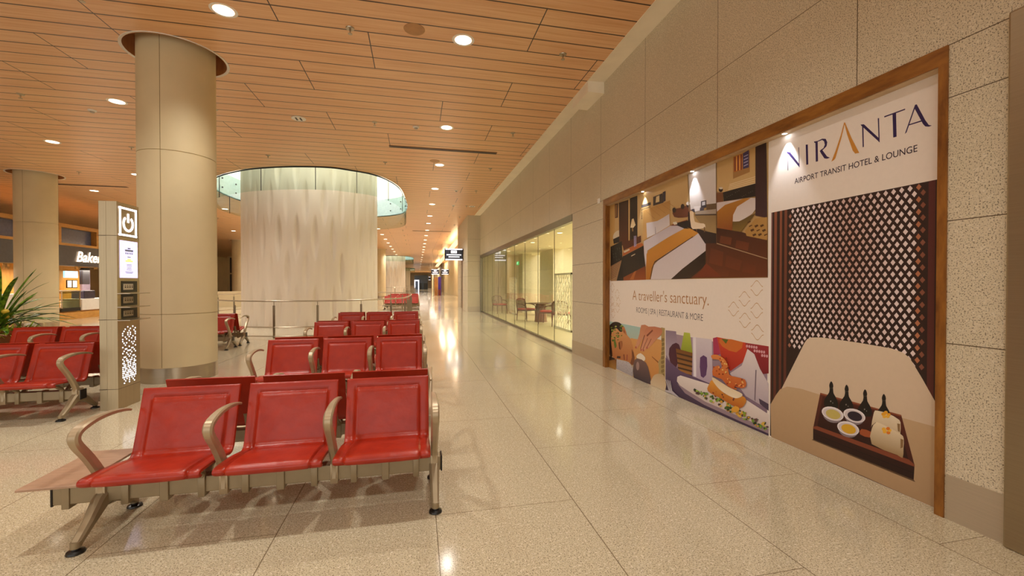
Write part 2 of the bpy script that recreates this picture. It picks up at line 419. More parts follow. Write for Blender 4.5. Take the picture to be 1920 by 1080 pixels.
# ------------------------------------------------------------------ pale drums in their light wells
def drum_mesh(cx, cy, r, z0, z1):
    b = bmesh.new(); na, nz = 560, 110; g = []
    for j in range(nz+1):
        z = z0 + (z1-z0)*j/nz; row = []
        for i in range(na):
            a = 2*pi*i/na; h = 0.
            # pointed leaf-shaped hollows in staggered rows, each with its own depth
            for k in (0, 1):
                uu = a/(2*pi)*26 + .5*k; vv = (z + 1.2*k + .55)/2.4
                du = (uu % 1)-.5; dv = (vv % 1)-.5
                seed = math.sin((int(uu) % 26)*12.9898 + int(vv)*78.233 + k*3.1)*43758.5453; seed -= math.floor(seed)
                e = dv/.36; w = .19*max(0., 1-e*e)**1.2
                if w > 1e-3 and abs(du) < w: h = min(h, -(.025+.075*seed)*(w/.19)*((1-abs(du)/w)**.8))
            rr = r + h
            row.append(b.verts.new((cx+rr*cos(a), cy+rr*sin(a), z)))
        g.append(row)
    for j in range(nz):
        for i in range(na): b.faces.new((g[j][i], g[j][(i+1) % na], g[j+1][(i+1) % na], g[j+1][i]))
    return b
RAIL = [(-7.6, 16.6), (-5.75, 14.1), (-4.6, 13.15), (-3.39, 12.85), (-2.1, 13.0), (-1.2, 13.65), (-.5, 14.8), (-.3, 17.), (-.3, 21.), (-.9, 23.8), (-2.6, 25.2), (-5, 25.3), (-7.3, 24.), (-8.5, 21.5), (-8.5, 18.8)]
M_DRUM = mat('moulded_gypsum', '#e6dac8', .6, var=.03, scale=1.2, stretch=(3, 3, .15))
M_WELL = mat('well_plaster', '#e8dfcc', .6, var=.03)
M_FASCIA = mat('back_painted_glass', '#8fa3a0', .12, var=.06)
DW = ['', ' farther down the hall', ' at the far end of the hall']
for k in range(3):
    dy = k*PERIOD
    if k == 0:
        mb = MB(); mb.bm.free(); mb.bm = drum_mesh(0, 0, 2.4, 0, 8.6); dr = mb.build('sculpted_drum', M_DRUM, smooth=60)
    else: dr = dr.copy(); COL.objects.link(dr)
    dr.location = (-3.97, 18.05+dy, 0)
    tag(dr, ['large pale drum with leaf shaped hollows rising through the ceiling opening', 'second pale drum farther down the hall past the far red seats', 'third and smallest pale drum at the far end'][k], 'drum', 'sculpted drums', 'thing')
    pts = opening(dy); n = len(pts)
    def ringwall(z0, z1, off=0.): 
        b = bmesh.new(); lo = []; hi = []
        c = (-4.0, 19.3+dy)
        for x, y in pts:
            d = Vector((x-c[0], y-c[1])); d2 = d*(1+off/d.length)
            lo.append(b.verts.new((c[0]+d2.x, c[1]+d2.y, z0))); hi.append(b.verts.new((c[0]+d2.x, c[1]+d2.y, z1)))
        for i in range(n): b.faces.new((lo[i], lo[(i+1) % n], hi[(i+1) % n], hi[i]))
        q = MB(); q.bm.free(); q.bm = b; return q
    t = empty('glass_balustrade', (-4, 19.3+dy, ZC), 'curved glass skirt hanging round the ceiling opening' + DW[k], 'glass skirt', 'glass skirts', 'thing')
    o = (-4, 19.3+dy, ZC)
    g = ringwall(4.42, ZC+.02, -.06)
    bmesh.ops.solidify(g.bm, geom=g.bm.faces[:], thickness=.012)
    g.build('glass_panel', M_SKIRT, t, 50, o)
    e = ringwall(ZC-.035, ZC+.01, -.04); bmesh.ops.solidify(e.bm, geom=e.bm.faces[:], thickness=.06); e.build('edge_trim', M_DARK, t, 50, o)
    for i in range(0, n, 7):
        e = MB(); x, y = pts[i]; d = Vector((x+4, y-19.3-dy)); d *= (1-.06/d.length); e.box(-4+d.x-.009, 19.3+dy+d.y-.009, 4.42, -4+d.x+.009, 19.3+dy+d.y+.009, ZC); e.build('panel_joint', M_DARK, t, None, o)
    f = ringwall(ZC, ZC+.9, .02); f.build('fascia', M_FASCIA, t, 50, o)
    e = MB()
    for i in range(0, n, 2):
        x, y = pts[i]; d = Vector((x+4, y-19.3-dy)); d *= (1-.03/d.length)
        for zz in (ZC+.25, ZC+.62): e.sphere((-4+d.x, 19.3+dy+d.y, zz), .035, 4)
    e.build('standoff_bolt', M_DARK, t, None, o)['kind'] = 'stuff'
    s_ = ringwall(ZC+.9, 8.6, .03); tag(s_.build('wall_well', M_WELL, smooth=50), kind='structure')
    b = bmesh.new(); b.faces.new([b.verts.new((x, y, 8.6)) for x, y in pts]); q = MB(); q.bm.free(); q.bm = b; tag(q.build('ceiling_well', M_WELL), kind='structure')
    # railing
    rp = catmull([(x, y+dy, 0) for x, y in RAIL], 8, True)
    t = empty('curved_railing', (-4, 13+dy, 0), 'curved steel railing standing round the' + [' nearest pale drum', ' second pale drum', ' farthest pale drum'][k], 'railing', 'drum railings', 'thing'); o = (-4, 13+dy, 0)
    e = MB(); e.tube([(p.x, p.y, 1.02) for p in rp], .021, 8, True); e.build('handrail', M_STEEL, t, 50, o)
    for zz in (.30, .05):
        e = MB(); e.tube([(p.x, p.y, zz) for p in rp], .016, 6, True); e.build('lower_rail', M_STEEL, t, 50, o)
    if k < 2:
        L = 0; last = None; nxt = .55
        for i in range(len(rp)):
            p = rp[i]
            if last is not None: L += (p-last).length
            last = p
            if L >= nxt:
                nxt += 1.19
                e = MB(); e.box(p.x-.028, p.y-.012, 0, p.x+.028, p.y+.012, .9); e.tube([(p.x, p.y, .89), (p.x, p.y, 1.01)], .009, 6); e.build('post', m_steel('post_steel', '#8d8068', .35), t, None, o)

# ------------------------------------------------------------------ beam seating
def seat_shell():
    P = [(-.262,.372),(-.283,.384),(-.287,.401),(-.268,.413),(-.2,.411),(-.1,.402),(0,.389),(.07,.376),(.12,.366),(.155,.368),(.182,.392),(.2,.44),(.23,.53),(.265,.64),(.297,.74),(.312,.785)]
    C = [(p.x, p.y) for p in catmull([(y, z, 0) for y, z in P], 5)]
    S = [0.]
    for a, b in zip(C, C[1:]): S.append(S[-1]+hypot(b[0]-a[0], b[1]-a[1]))
    T = S[-1]
    xs = [-.3, -.296, -.286, -.27, -.25, -.24, -.235, -.23, -.225, -.22, -.205, -.17, -.1, -.03]; xs = xs + [-x for x in xs[::-1]]
    b = bmesh.new(); top = []; bot = []
    def h(d):
        if d < .014: return -.007 + .013*math.sqrt(max(0, 1-(1-d/.014)**2))
        if d < .055: return .006
        if d < .066: return .006-.008*(d-.055)/.011
        if d < .078: return -.002+.012*(d-.066)/.012
        return .010+.003*min(1, (d-.078)/.1)
    for i, (y, z) in enumerate(C):
        a = C[max(0, i-1)]; c = C[min(len(C)-1, i+1)]
        ty, tz = c[0]-a[0], c[1]-a[1]; L = hypot(ty, tz); ny, nz = -tz/L, ty/L
        rt, rb = [], []
        for x in xs:
            d = min(.3-abs(x), (T-S[i])*1.0+.002)
            if i < 4: d = min(d, .05)
            q = h(d)
            rt.append(b.verts.new((x, y+ny*q, z+nz*q))); rb.append(b.verts.new((x, y-ny*.013, z-nz*.013)))
        top.append(rt); bot.append(rb)
    n, m = len(C), len(xs)
    for i in range(n-1):
        for j in range(m-1):
            b.faces.new((top[i][j], top[i][j+1], top[i+1][j+1], top[i+1][j])); b.faces.new((bot[i][j], bot[i+1][j], bot[i+1][j+1], bot[i][j+1]))
        for j in (0, m-1): b.faces.new((top[i][j], top[i+1][j], bot[i+1][j], bot[i][j]))
    for j in range(m-1):
        for i in (0, n-1): b.faces.new((top[i][j], top[i][j+1], bot[i][j+1], bot[i][j]))
    q = MB(); q.bm.free(); q.bm = b; return q
PITCH = .658
def make_bench(table=False):
    """origin on the floor under the middle seat; sitters face -y"""
    t = empty('beam_bench', (0, 0, 0))
    x0 = -1.5*PITCH; L = -x0
    b = MB(); b.box(x0-(.25 if table else .05), -.042, .185, L+.045, .042, .285, .006); beam = b.build('beam', M_TAN, t)
    for sx in ((x0-(.256 if table else .056)), L+.045):
        b = MB(); b.box(sx, -.046, .18, sx+.011, .046, .29, .003); b.build('end_cap', M_DARK, beam)
    base = None
    for k in range(3):
        cx = x0+PITCH*(k+.5)
        if base is None: base = seat_shell().build('seat', M_LEATHER, t, 42)
        else: s = base.copy(); COL.objects.link(s); base2 = s
        o = base if k == 0 else base2
        o.location = (cx, 0, 0)
        for sx in (-.205, .205):
            b = MB(); b.box(cx+sx-.02, -.056, .16, cx+sx+.02, .05, .29, .004)
            b.band([(-.035, .27), (-.05, .31), (-.12, .35), (-.24, .378)], cx+sx, [.02]*4, [.018, .016, .012, .008])
            b.band([(.03, .27), (.06, .31), (.13, .345), (.19, .38), (.225, .47)], cx+sx, [.02]*5, [.018, .016, .012, .01, .008])
            b.build('seat_bracket', M_TAN, t, 40)
        b = MB(); b.box(cx-.024, -.054, .158, cx+.024, .05, .292, .004); b.build('beam_clamp', M_TAN, t)
    for k in range(4):
        x = x0+PITCH*k
        path = [(p.x, p.y) for p in catmull([(-.03, .2, 0), (-.03, .3, 0), (-.085, .405, 0), (-.16, .51, 0), (-.235, .6, 0), (-.25, .645, 0), (-.215, .678, 0), (-.1, .70, 0), (.03, .70, 0), (.15, .685, 0), (.23, .665, 0)], 4)]
        n = len(path)
        hw = [.021 + .006*min(1, i/16) if i < 24 else max(.008, .027-.019*(i-24)/(n-25)) for i in range(n)]
        ht = [.034 - .012*min(1, i/18) if i < 20 else max(.006, .022-.014*(i-20)/(n-21)) for i in range(n)]
        b = MB(); b.band(path, x, hw, ht); b.box(x-.025, -.058, .165, x+.025, .05, .3, .004); b.build('armrest', M_TANLT, t, 40)
    for k in (0, 3):
        x = x0+PITCH*k
        b = MB()
        b.band([(.0, .215), (-.06, .19), (-.15, .115), (-.225, .06), (-.245, .045)], x, [.034, .034, .028, .024, .024], [.055, .045, .028, .022, .022])
        b.band([(.0, .2), (.08, .175), (.17, .115), (.24, .06), (.262, .045)], x, [.034, .034, .028, .024, .024], [.05, .04, .026, .02, .02])
        for y in (-.247, .264): b.lathe([(.024, .03), (.024, .065)], 12, (x, y, 0))
        lg = b.build('leg', M_TAN, t, 40)
        for y in (-.247, .264):
            b = MB(); b.lathe([(.034, 0), (.043, .004), (.04, .014), (.02, .022), (.014, .034)], 20, (x, y, 0)); b.build('foot', M_BLACK, lg, 40)
    if table:
        b = MB(); b.box(x0-.31, -.2, .345, x0-.025, .37, .36, .003); tb = b.build('side_table', M_TABLE, t)
        b = MB(); b.box(x0-.2, -.05, .16, x0-.16, .05, .29, .004); b.box(x0-.2, -.04, .28, x0-.16, .3, .346, .004); b.build('table_bracket', M_TAN, tb)
    return t
plain = make_bench(); tabled = make_bench(True)
used = {False: False, True: False}
def place_bench(xr, y, back, label, group, table=False):
    """xr: x of the right-hand leg as the camera sees it; back: sitters look down the hall (+y)"""
    src = tabled if table else plain
    o = src if not used[table] else copy_tree(src); used[table] = True
    o.location = (xr-1.5*PITCH, y, 0); o.rotation_euler = (0, 0, pi if back else 0)
    return tag(o, label, 'bench', group)
YR = [3.08, 5.65, 8.25, 10.85]; GAP = .9
G1 = 'red seating beside the aisle'
L1 = ['nearest red three-seat bench facing the camera with a side table at its left end', 'red three-seat bench facing the camera in the second pair along the aisle',
      'red three-seat bench facing the camera in the third pair along the aisle', 'red three-seat bench facing the camera in the fourth pair, before the curved railing']
L2 = ['red bench turned away, back to back with the nearest bench', 'red bench turned away behind the second aisle bench', 'red bench turned away behind the third aisle bench', 'red bench turned away behind the fourth aisle bench']
for i, y in enumerate(YR):
    place_bench(.115-.02*i, y, False, L1[i], G1, table=(i == 0))
    place_bench(.115-.02*i, y+GAP, True, L2[i], G1)
G2 = 'red seating left of the totem'
for i, (xr, y) in enumerate(((-3.8, 5.85), (-4.43, 8.17), (-4.2, 11.02))):
    place_bench(xr, y, False, ['red bench at the left edge, in front of the charging totem', 'red bench beside the potted plant', 'red bench between the large column and the railing, its end showing'][i], G2)
    place_bench(xr, y+GAP-.12, True, ['red bench turned away behind the left edge bench', 'red bench turned away behind the bench beside the plant', 'red bench turned away beside the railing, behind the bench seen end on'][i], G2)
G3 = 'far red seating down the hall'
for i, y in enumerate((22.2, 24.9, 27.6)):
    o = place_bench(.1 - .0*i, y+3.4, False, ['nearest', 'middle', 'farthest'][i] + ' of the small far red benches facing the camera past the railing', G3)
    o = place_bench(.1, y+3.4+GAP, True, 'far red bench turned away behind the ' + ['nearest', 'middle', 'farthest'][i] + ' small far bench', G3)

# ------------------------------------------------------------------ charging totem
KX, KY = -3.46, 5.95
KH = 2.62
t = empty('charging_totem', (KX-.09, KY+.2, 0), 'tall steel phone charging totem with a lit power symbol', 'charging station'); o = t.location[:]
zt = at_y(183, 376, KY).z; zj1 = at_y(185, 441, KY).z; zj2 = at_y(189, 600, KY).z; zj3 = at_y(190, 731, KY).z
b = MB(); b.box(KX-.19, KY, 0, KX-.115, KY+.4, zt, .003); b.box(KX-.11, KY-.01, 0, KX-.004, KY+.4, zt, .003); b.build('body', M_KIOSK, t, None, o)
for z in (zj1, zj2, zj3):
    b = MB(); b.box(KX-.193, KY-.0125, z-.003, KX+.001, KY+.402, z+.003); b.build('seam', mat('seam_shadow_gap', '#6d5f47', .5), t, None, o)
def KP(px, py): p = at_x(px, py, KX); return p.y, p.z
b = MB(); b.box(KX-.006, KY-.012, 0, KX, KY+.4, zt-.002); b.build('front_panel', M_KIOSK, t, None, o)
ya, yb = KY+.035, KY+.35
def kz(py, px=238): return at_x(px, py, KX).z
# lit outline and power sign
b = MB(); z0, z1 = kz(443, 237), kz(390, 237)
for bx in ((ya, z0, yb, z0+.022), (ya, z1-.022, yb, z1), (ya, z0, ya+.022, z1), (yb-.022, z0, yb, z1)): b.box(KX, bx[0], bx[1], KX+.006, bx[2], bx[3])
cy, cz, r = (ya+yb)/2, (z0+z1)/2-.02, .085
ring = [(cy+q*sin(a), cz+q*cos(a)) for q, rng in ((r+.013, range(0, 29)), (r-.013, range(28, -1, -1))) for a in [R(38+284*i/28) for i in rng]]
b.prism(ring, 'x', KX, KX+.006); b.box(KX, cy-.012, cz+.015, KX+.006, cy+.012, cz+.125); b.build('power_sign', m_emit('power_sign_light', '#f6f4ff', 2.2), t, None, o)
# lit notice screen
z0, z1 = kz(521), kz(452)
b = MB(); b.box(KX, ya, z0, KX+.008, yb+.005, z1); sc = b.build('screen', m_emit('notice_screen', '#d5d2ff', .95), t, None, o)
b = MB(); hh = z1-z0
def row(f, w, th, off=0): b.box(KX+.008, cy-w/2+off, z0+hh*f-th/2, KX+.009, cy+w/2+off, z0+hh*f+th/2)
for f, w, th in ((.80, .05, .014), (.74, .15, .022), (.565, .06, .008), (.36, .09, .005), (.32, .09, .005), (.27, .08, .005), (.22, .09, .005), (.16, .15, .006), (.13, .12, .005)): row(f, w, th)
for q in (-.06, -.03, 0, .03, .06): row(.665, .014, .02, q)
b.build('screen_text', mat('screen_ink', '#7c89a8', .5), sc, None, o)
b = MB(); row(.50, .07, .016); row(.455, .14, .02); b.build('screen_highlight', m_emit('yellow_text', '#f3e27a', .9), sc, None, o)
# three socket bays with shelves
M_BAY = mat('socket_bay', '#15120f', .4)
for k, (p0, p1) in enumerate(((527, 548), (551, 573), (577, 597))):
    z1, z0 = kz(p0), kz(p1)
    b = MB(); b.box(KX, ya+.02, z0, KX+.004, yb, z1); bay = b.build('charging_bay', M_BAY, t, None, o)
    b = MB(); b.box(KX+.004, ya+.045, z0+(z1-z0)*.22, KX+.012, yb-.09, z1-(z1-z0)*.25, .003); so = b.build('socket_plate', mat('socket_plate', '#b8ab92', .4), bay, None, o)
    b = MB()
    for q in range(4):
        y = ya+.068+q*.042; zc = z0+(z1-z0)*.48; b.box(KX+.012, y, zc-.012, KX+.0135, y+.007, zc+.006); b.box(KX+.012, y+.012, zc-.012, KX+.0135, y+.019, zc+.006); b.box(KX+.012, y+.006, zc+.012, KX+.0135, y+.013, zc+.024)
    b.build('socket_hole', M_DARK, so, None, o)
    b = MB(); b.box(KX, ya-.05, z0-.018, KX+.13, yb+.03, z0-.008, .002); b.build('shelf', M_STEEL, t, None, o)
# perforated light pattern
b = MB(); PAT = ["....#...#..", "..#...#...#", ".#...#...#.", "#...#.#...#", "#...#.#...#", "..#..#..#..", "#..#...#..#", "#....#....#", ".#.#...#.#.", "..#.....#..", "#....#....#", "..##...##..", ".#..###..#.", "#..#...#..#", "....#.#....", ".##..#..##.", "#..#...#..#", ".#.##.##.#.", "##..###..##", ".##.#.#.##.", "###.###.###", "#.##.#.##.#", "###.###.###", "##.#####.##", "#.###.###.#", "###########", ".#.#.#.#.#.", "..#..#..#..", ".#...#...#."]
z1, z0 = kz(613), kz(717)
for i, rw in enumerate(PAT):
    for j, ch in enumerate(rw):
        if ch == '#':
            y = ya+.04+.235*j/10; z = z1+(z0-z1)*i/(len(PAT)-1)
            b.prism([(y+.0085*cos(2*pi*q/8), z+.0085*sin(2*pi*q/8)) for q in range(8)], 'x', KX-.002, KX+.003)
b.build('light_dot_pattern', M_LED, t, None, o)['kind'] = 'stuff'

# ------------------------------------------------------------------ potted plant
PX, PY = -7.15, 9.2
t = empty('potted_plant', (PX, PY, 0), 'potted plant with long green blades in a round brown planter at the left edge', 'plant'); o = t.location[:]
b = MB(); b.lathe([(.30, 0), (.36, .02), (.46, .62), (.47, .70), (.44, .70), (.42, .62), (0, .60)], 40, (PX, PY, 0)); b.build('planter', mat('copper_planter', '#9a6a45', .3, metal=.6, var=.2, scale=5), t, 40, o)
def blade(b, base, az, el, L, w, droop):
    p = Vector(base); d = Vector((cos(az)*cos(el), sin(az)*cos(el), sin(el))); side = Vector((-sin(az), cos(az), 0)); N = 9; prev = None
    for i in range(N+1):
        f = i/N; ww = w*(.35+1.3*f)*(1-f)**.6 if f < .95 else .0008
        l = b.bm.verts.new(p-side*ww); m_ = b.bm.verts.new(p-Vector((0, 0, ww*.4))); r_ = b.bm.verts.new(p+side*ww)
        if prev: b.bm.faces.new((prev[0], prev[1], m_, l)); b.bm.faces.new((prev[1], prev[2], r_, m_))
        prev = (l, m_, r_); p = p + d*(L/N); d = (d + Vector((0, 0, -droop/N))).normalized()
def leafmat(name, a, bb):
    if name in _mc: return _mc[name]
    q = NT(name); g = q.noise(q.coord(), 14, 3); q.l(q.ramp(g, [(.35, lin(a)), (.65, lin(bb))]), q.b.inputs['Base Color']); q.b.inputs['Roughness'].default_value = .35; _mc[name] = q.m; return q.m
b = MB(); rnd = random.Random(3)
for i in range(64):
    az = rnd.uniform(0, 2*pi); el = rnd.uniform(.2, 1.45); blade(b, (PX+.06*cos(az), PY+.06*sin(az), .66+rnd.uniform(0, .25)), az, el, rnd.uniform(.65, 1.1), rnd.uniform(.04, .062), rnd.uniform(.5, 1.3))
tag(b.build('leaf', leafmat('blade_green', '#1f4a12', '#7fa52e'), t, 60, o, fix=False), kind='stuff')
b = MB()
for i in range(420):
    a = rnd.uniform(0, 2*pi); q = .44*math.sqrt(rnd.random()); blade(b, (PX+q*cos(a), PY+q*sin(a), .62), a+rnd.uniform(-1, 1), rnd.uniform(.3, 1.3), rnd.uniform(.12, .24), rnd.uniform(.015, .028), rnd.uniform(.5, 2))
tag(b.build('ground_leaf', leafmat('lime_leaf', '#7fa51c', '#c8d84a'), t, 60, o, fix=False), kind='stuff')
b = MB()
for q in ((.2, -.1, 1.02), (.16, -.05, .93)): b.sphere((PX+q[0], PY+q[1], q[2]), .05, 6, (1, 1, .9))
b.build('flower', mat('yellow_flower', '#d6b63a', .6), t, 60, o)

# ------------------------------------------------------------------ bakery block on the left
BX = -14.3
t = empty('bakery_counter', (BX-2, 22.5, 0), 'bakery counter with a dark sign band far behind the charging totem', 'shop counter'); o = t.location[:]
def BP(px, py, x=BX): return at_x(px, py, x)
b = MB(); b.box(BX-4, 14.5, 0, BX, 27.5, .28); b.box(BX-.5, 14.5, .28, BX-.2, 27.5, .33); b.build('plinth', m_wood('honey_wood', '#c68a3a', '#dba452', (4, 1.2, 4)), t, None, o)
b = MB(); b.box(BX-.9, 14.6, .33, BX-.1, 20.2, 1.12); b.box(BX-.9, 22.45, .33, BX-.1, 27.4, .825, .01); b.build('counter', M_WHITE, t, None, o)
zs0, zs1 = BP(150, 499).z, BP(150, 463).z
b = MB(); b.box(BX-.6, 14.5, zs0, BX, 27.5, zs1); b.build('fascia', mat('charcoal_fascia', '#4a4644', .5), t, None, o)
b = MB(); b.box(BX-.62, 14.5, zs1, BX+.01, 27.5, zs1+.10)
for y in (15, 19.6, 21.0, 23.2, 25.4): b.box(BX-.3, y, zs1+.1, BX, y+.22, zs1+.75)
b.box(BX-.62, 14.5, zs1+.75, BX+.01, 27.5, zs1+.9); tr = b.build('transom_frame', m_wood('amber_frame', '#a9742f', '#c28d45', (4, 1, 4)), t, None, o)
b = MB(); b.box(BX-.25, 14.6, zs1+.1, BX-.22, 27.4, zs1+.75); b.build('transom_glass', mat('dim_glass', '#565d74', .12), tr, None, o)
b = MB(); b.box(BX-3.2, 14.6, .28, BX-3.0, 27.4, zs1); b.build('back_wall', m_wood('honey_panel', '#b5812f', '#cf9b45', (3, 3, 1)), t, None, o)
b = MB(); b.box(BX-3.0, at_x(154, 520, BX-2.9).y, .28, BX-2.9, 27.4, zs0); b.build('back_panel', mat('mauve_panel', '#8d8296', .5), t, None, o)
b = MB(); b.box(BX-1.6, 19.3, .33, BX-1.3, 19.8, zs0); b.build('upright', M_DARK, t, None, o)
vs, fs = text_shape('Bakery', shear=.28, bold=.012)
pl, pr = BP(141, 489), BP(180, 495); sc_ = (pr.y-pl.y)/(max(v[0] for v in vs)*.66); zt0 = BP(141, 490).z
b = MB(); vv = [b.bm.verts.new((BX+.03, pl.y+v[0]*sc_, zt0+v[1]*sc_)) for v in vs]
for f in fs:
    try: b.bm.faces.new([vv[i] for i in f])
    except ValueError: pass
bmesh.ops.solidify(b.bm, geom=b.bm.faces[:], thickness=.04)
b.build('sign_lettering', m_emit('sign_letters', '#fff4e6', 1.1), t, None, o)
# things standing in the bakery
def sbox(name, label, cat, p0, p1, x0, x1, m, group=None, bev=0., emit=False):
    a, c = BP(*p0, x1), BP(*p1, x1); b = MB(); b.box(x0, min(a.y, c.y), min(a.z, c.z), x1, max(a.y, c.y), max(a.z, c.z), bev)
    return tag(b.build(name, m), label, cat, group)
sbox('menu_screen', 'small glowing blue screen on the bakery wall', 'screen', (122, 508), (146, 521), BX-2.5, BX-2.42, m_emit('blue_screen', '#8fd0ee', 1.1))
for i, q in enumerate((126, 136)):
    sbox('wall_notice', ['left', 'right'][i] + ' one of two dark framed notices under the blue screen', 'notice', (q, 525), (q+9.5, 540), BX-2.5, BX-2.45, M_DARK, 'framed notices')
    sbox('wall_notice_paper', 'white sheet in the ' + ['left', 'right'][i] + ' dark notice frame', 'paper', (q+1.2, 526.5), (q+8.3, 538.5), BX-2.46, BX-2.43, M_WHITE, 'notice sheets')
sbox('hanging_monitor', 'dark monitor hanging at an angle above the bakery till', 'monitor', (155, 502), (169, 533), BX-1.9, BX-1.75, mat('monitor_black', '#2c2a30', .3), bev=.02)
for i, (q, w) in enumerate(((141, 151), (177, 183), (5, 18))):
    sbox('hanging_picture', ['small food picture hanging under the bakery sign', 'small food picture hanging beside the totem edge', 'small food picture hanging at the far left shop'][i], 'picture', (q, 493), (w, 505), BX-.35, BX-.33, mat('food_picture', '#d39a55', .5, var=.7, scale=6), 'hanging food pictures')
sbox('till', 'dark till and boxes on the white bakery counter', 'till', (158, 545), (179, 559), BX-.8, BX-.3, mat('till_dark', '#332a3c', .4, var=.4, scale=8), bev=.03)
# glass pastry case
a, c = BP(116, 581, BX-.1), BP(151, 546, BX-.1)
t = empty('display_case', (BX-.5, (a.y+c.y)/2, .33), 'glass pastry display case below the bakery sign', 'display case'); o = t.location[:]
zc = c.z
b = MB(); b.box(BX-.9, a.y, .33, BX-.1, c.y, .47); b.build('base', M_DARK, t, None, o)
b = MB(); b.box(BX-.13, a.y, .47, BX-.12, c.y, zc); b.build('front_glass', m_glass('case_glass', '#cfd8c4'), t, None, o)
b = MB(); b.box(BX-.9, a.y, .47, BX-.87, c.y, zc); b.build('rear_glass', m_glass('case_glass', '#cfd8c4'), t, None, o)
print('CASE', a, c)
b = MB()
for y in (a.y, c.y-.04):
    for x in (BX-.9, BX-.13): b.box(x, y, .47, x+.03, y+.04, zc)
b.box(BX-.92, a.y, zc, BX-.08, c.y, zc+.04); b.build('frame', M_STEEL, t, None, o)
for z in (.80, 1.1):
    b = MB(); b.box(BX-.85, a.y+.05, z, BX-.18, c.y-.05, z+.03); sh = b.build('shelf', mat('case_shelf', '#b08a52', .4), t, None, o)
# white service block at the far left edge
b = MB(); b.box(BX-.3, 12.2, 0, BX, 14.3, at_x(8, 515, BX).z); tag(b.build('service_counter', M_WHITE), 'plain white counter block at the far left edge', 'counter')
b = MB(); b.box(BX-.5, 11.5, at_x(8, 486, BX).z, BX-.1, 14.45, at_x(8, 458, BX).z); tag(b.build('shop_header', mat('maroon_header', '#3c1f1c', .4)), 'dark maroon shop header at the far left edge', 'sign band')
b = MB(); b.box(BX-.5, 11.5, at_x(8, 458, BX).z, BX-.05, 14.45, at_x(8, 415, BX).z); tag(b.build('bulkhead', M_CREAM), 'cream bulkhead above the maroon shop header', 'bulkhead')
b = MB(); b.box(BX-.4, 12.9, at_x(8, 515, BX).z+.004, BX-.28, 13.6, at_x(8, 497, BX).z); tag(b.build('service_screen', mat('till_dark', '#332a3c', .4)), 'dark menu panel above the white counter block at the far left', 'panel')
# low parapet and window strip in the gap beside the drum
b = MB(); b.box(-14.5, 31, 0, -8.5, 31.3, 1.0, .01); tag(b.build('parapet', M_CONC), 'low cream parapet in the gap between the column and the drum', 'parapet', kind='thing')
t = empty('glazed_partition', (-22, 55, 0), 'distant dark window partition between the large column and the drum', 'partition'); o = t.location[:]
p0, p1 = at_y(429, 490, 55.), at_y(443, 545, 55.)
b = MB(); b.box(p0.x, 55, 0, p1.x, 55.2, 4.6); b.build('dark_pane', mat('night_glass', '#5b5a58', .1), t, None, o)
b = MB(); 
for x in (p0.x-.1, (p0.x+p1.x)/2, p1.x): b.box(x, 54.9, 0, x+.2, 55.25, 4.6)
for z in (0.1, 2.6, 4.5): b.box(p0.x, 54.9, z, p1.x, 55.25, z+.15)
b.build('mullion', M_CONC, t, None, o)

# ------------------------------------------------------------------ the hotel billboard in its walnut frame
XP = XW+.075                                # printed face, recessed behind the frame
BB = (XW+.05, (FY0+FY1)/2, 0)
bb = empty('advertising_billboard', BB, 'huge walnut framed hotel billboard recessed in the right-hand granite wall', 'billboard')
def framebar(name, m, *bx):
    b = MB(); b.box(*bx); return b.build(name, m, bb, None, BB)
FT, FS = .115, .065
framebar('frame_top', M_WALNUT, XW-.012, FY0, FZ-FT, XW+.098, FY1, FZ)
framebar('frame_side', M_WALNUTV, XW-.012, FY0, 0, XW+.098, FY0+.05, FZ-FT)
framebar('frame_side', M_WALNUTV, XW-.012, FY1-.10, 0, XW+.098, FY1, FZ-FT)
framebar('backing_panel', mat('billboard_white', '#f1e8e0', .5, var=.02, scale=2), XP, FY0+.05, 0, XW+.099, FY1-.10, FZ-FT)
framebar('reveal_strip', mat('reveal_beige', '#cdb08a', .5), XW+.0, FY0+.05, FZ-FT-.006, XP, FY1-.10, FZ-FT)
class Art:
    """a flat print made of coloured shapes a few tenths of a millimetre apart"""
    def __init__(s): s.bm = bmesh.new(); s.cl = s.bm.loops.layers.float_color.new('Col'); s.k = 0
    def face(s, pl, c, c2=None, ax=1):
        s.k += 1; x = XP-.0006-.00005*s.k
        vs = [s.bm.verts.new((x, y, z)) for y, z in pl]
        try: f = s.bm.faces.new(vs)
        except ValueError: return
        A = lin(c); B = lin(c2) if c2 else A
        q = [p[ax] for p in pl]; lo, hi = min(q), max(q)
        for lp, v in zip(f.loops, pl):
            t = (v[ax]-lo)/(hi-lo+1e-9); lp[s.cl] = (*[a*(1-t)+b*t for a, b in zip(A, B)], 1)
        if f.normal.x > 0 or True:
            f.normal_update()
            if f.normal.x > 0: f.normal_flip()
    def px(s, pts, c, c2=None, ax=1, sm=0):
        P = [at_x(x, y, XP) for x, y in pts]; P = [(p.y, p.z) for p in P]
        if sm: P = [(p.x, p.y) for p in catmull([(a, b, 0) for a, b in P], sm, True)]
        s.face([(y, max(.003, z)) for y, z in P], c, c2, ax)
    def done(s, name):
        q = MB(); q.bm.free(); q.bm = s.bm; return q.build(name, M_PRINT, bb, None, BB, fix=False)
def Z(ox, oy, sc): return lambda *c: [(ox+c[i]/sc, oy+c[i+1]/sc) for i in range(0, len(c), 2)]
def yz(px, py): p = at_x(px, py, XP); return p.y, p.z
def rect(a, y0, y1, z0, z1, c, c2=None, ax=1): a.face([(y0, z0), (y1, z0), (y1, z1), (y0, z1)], c, c2, ax)
def ell(a, T, cx, cy, rx, ry, c, rot=0., n=20):
    pts = []
    for i in range(n):
        u, v = rx*cos(2*pi*i/n), ry*sin(2*pi*i/n); pts += [cx+u*cos(rot)-v*sin(rot), cy+u*sin(rot)+v*cos(rot)]
    a.px(T(*pts), c)
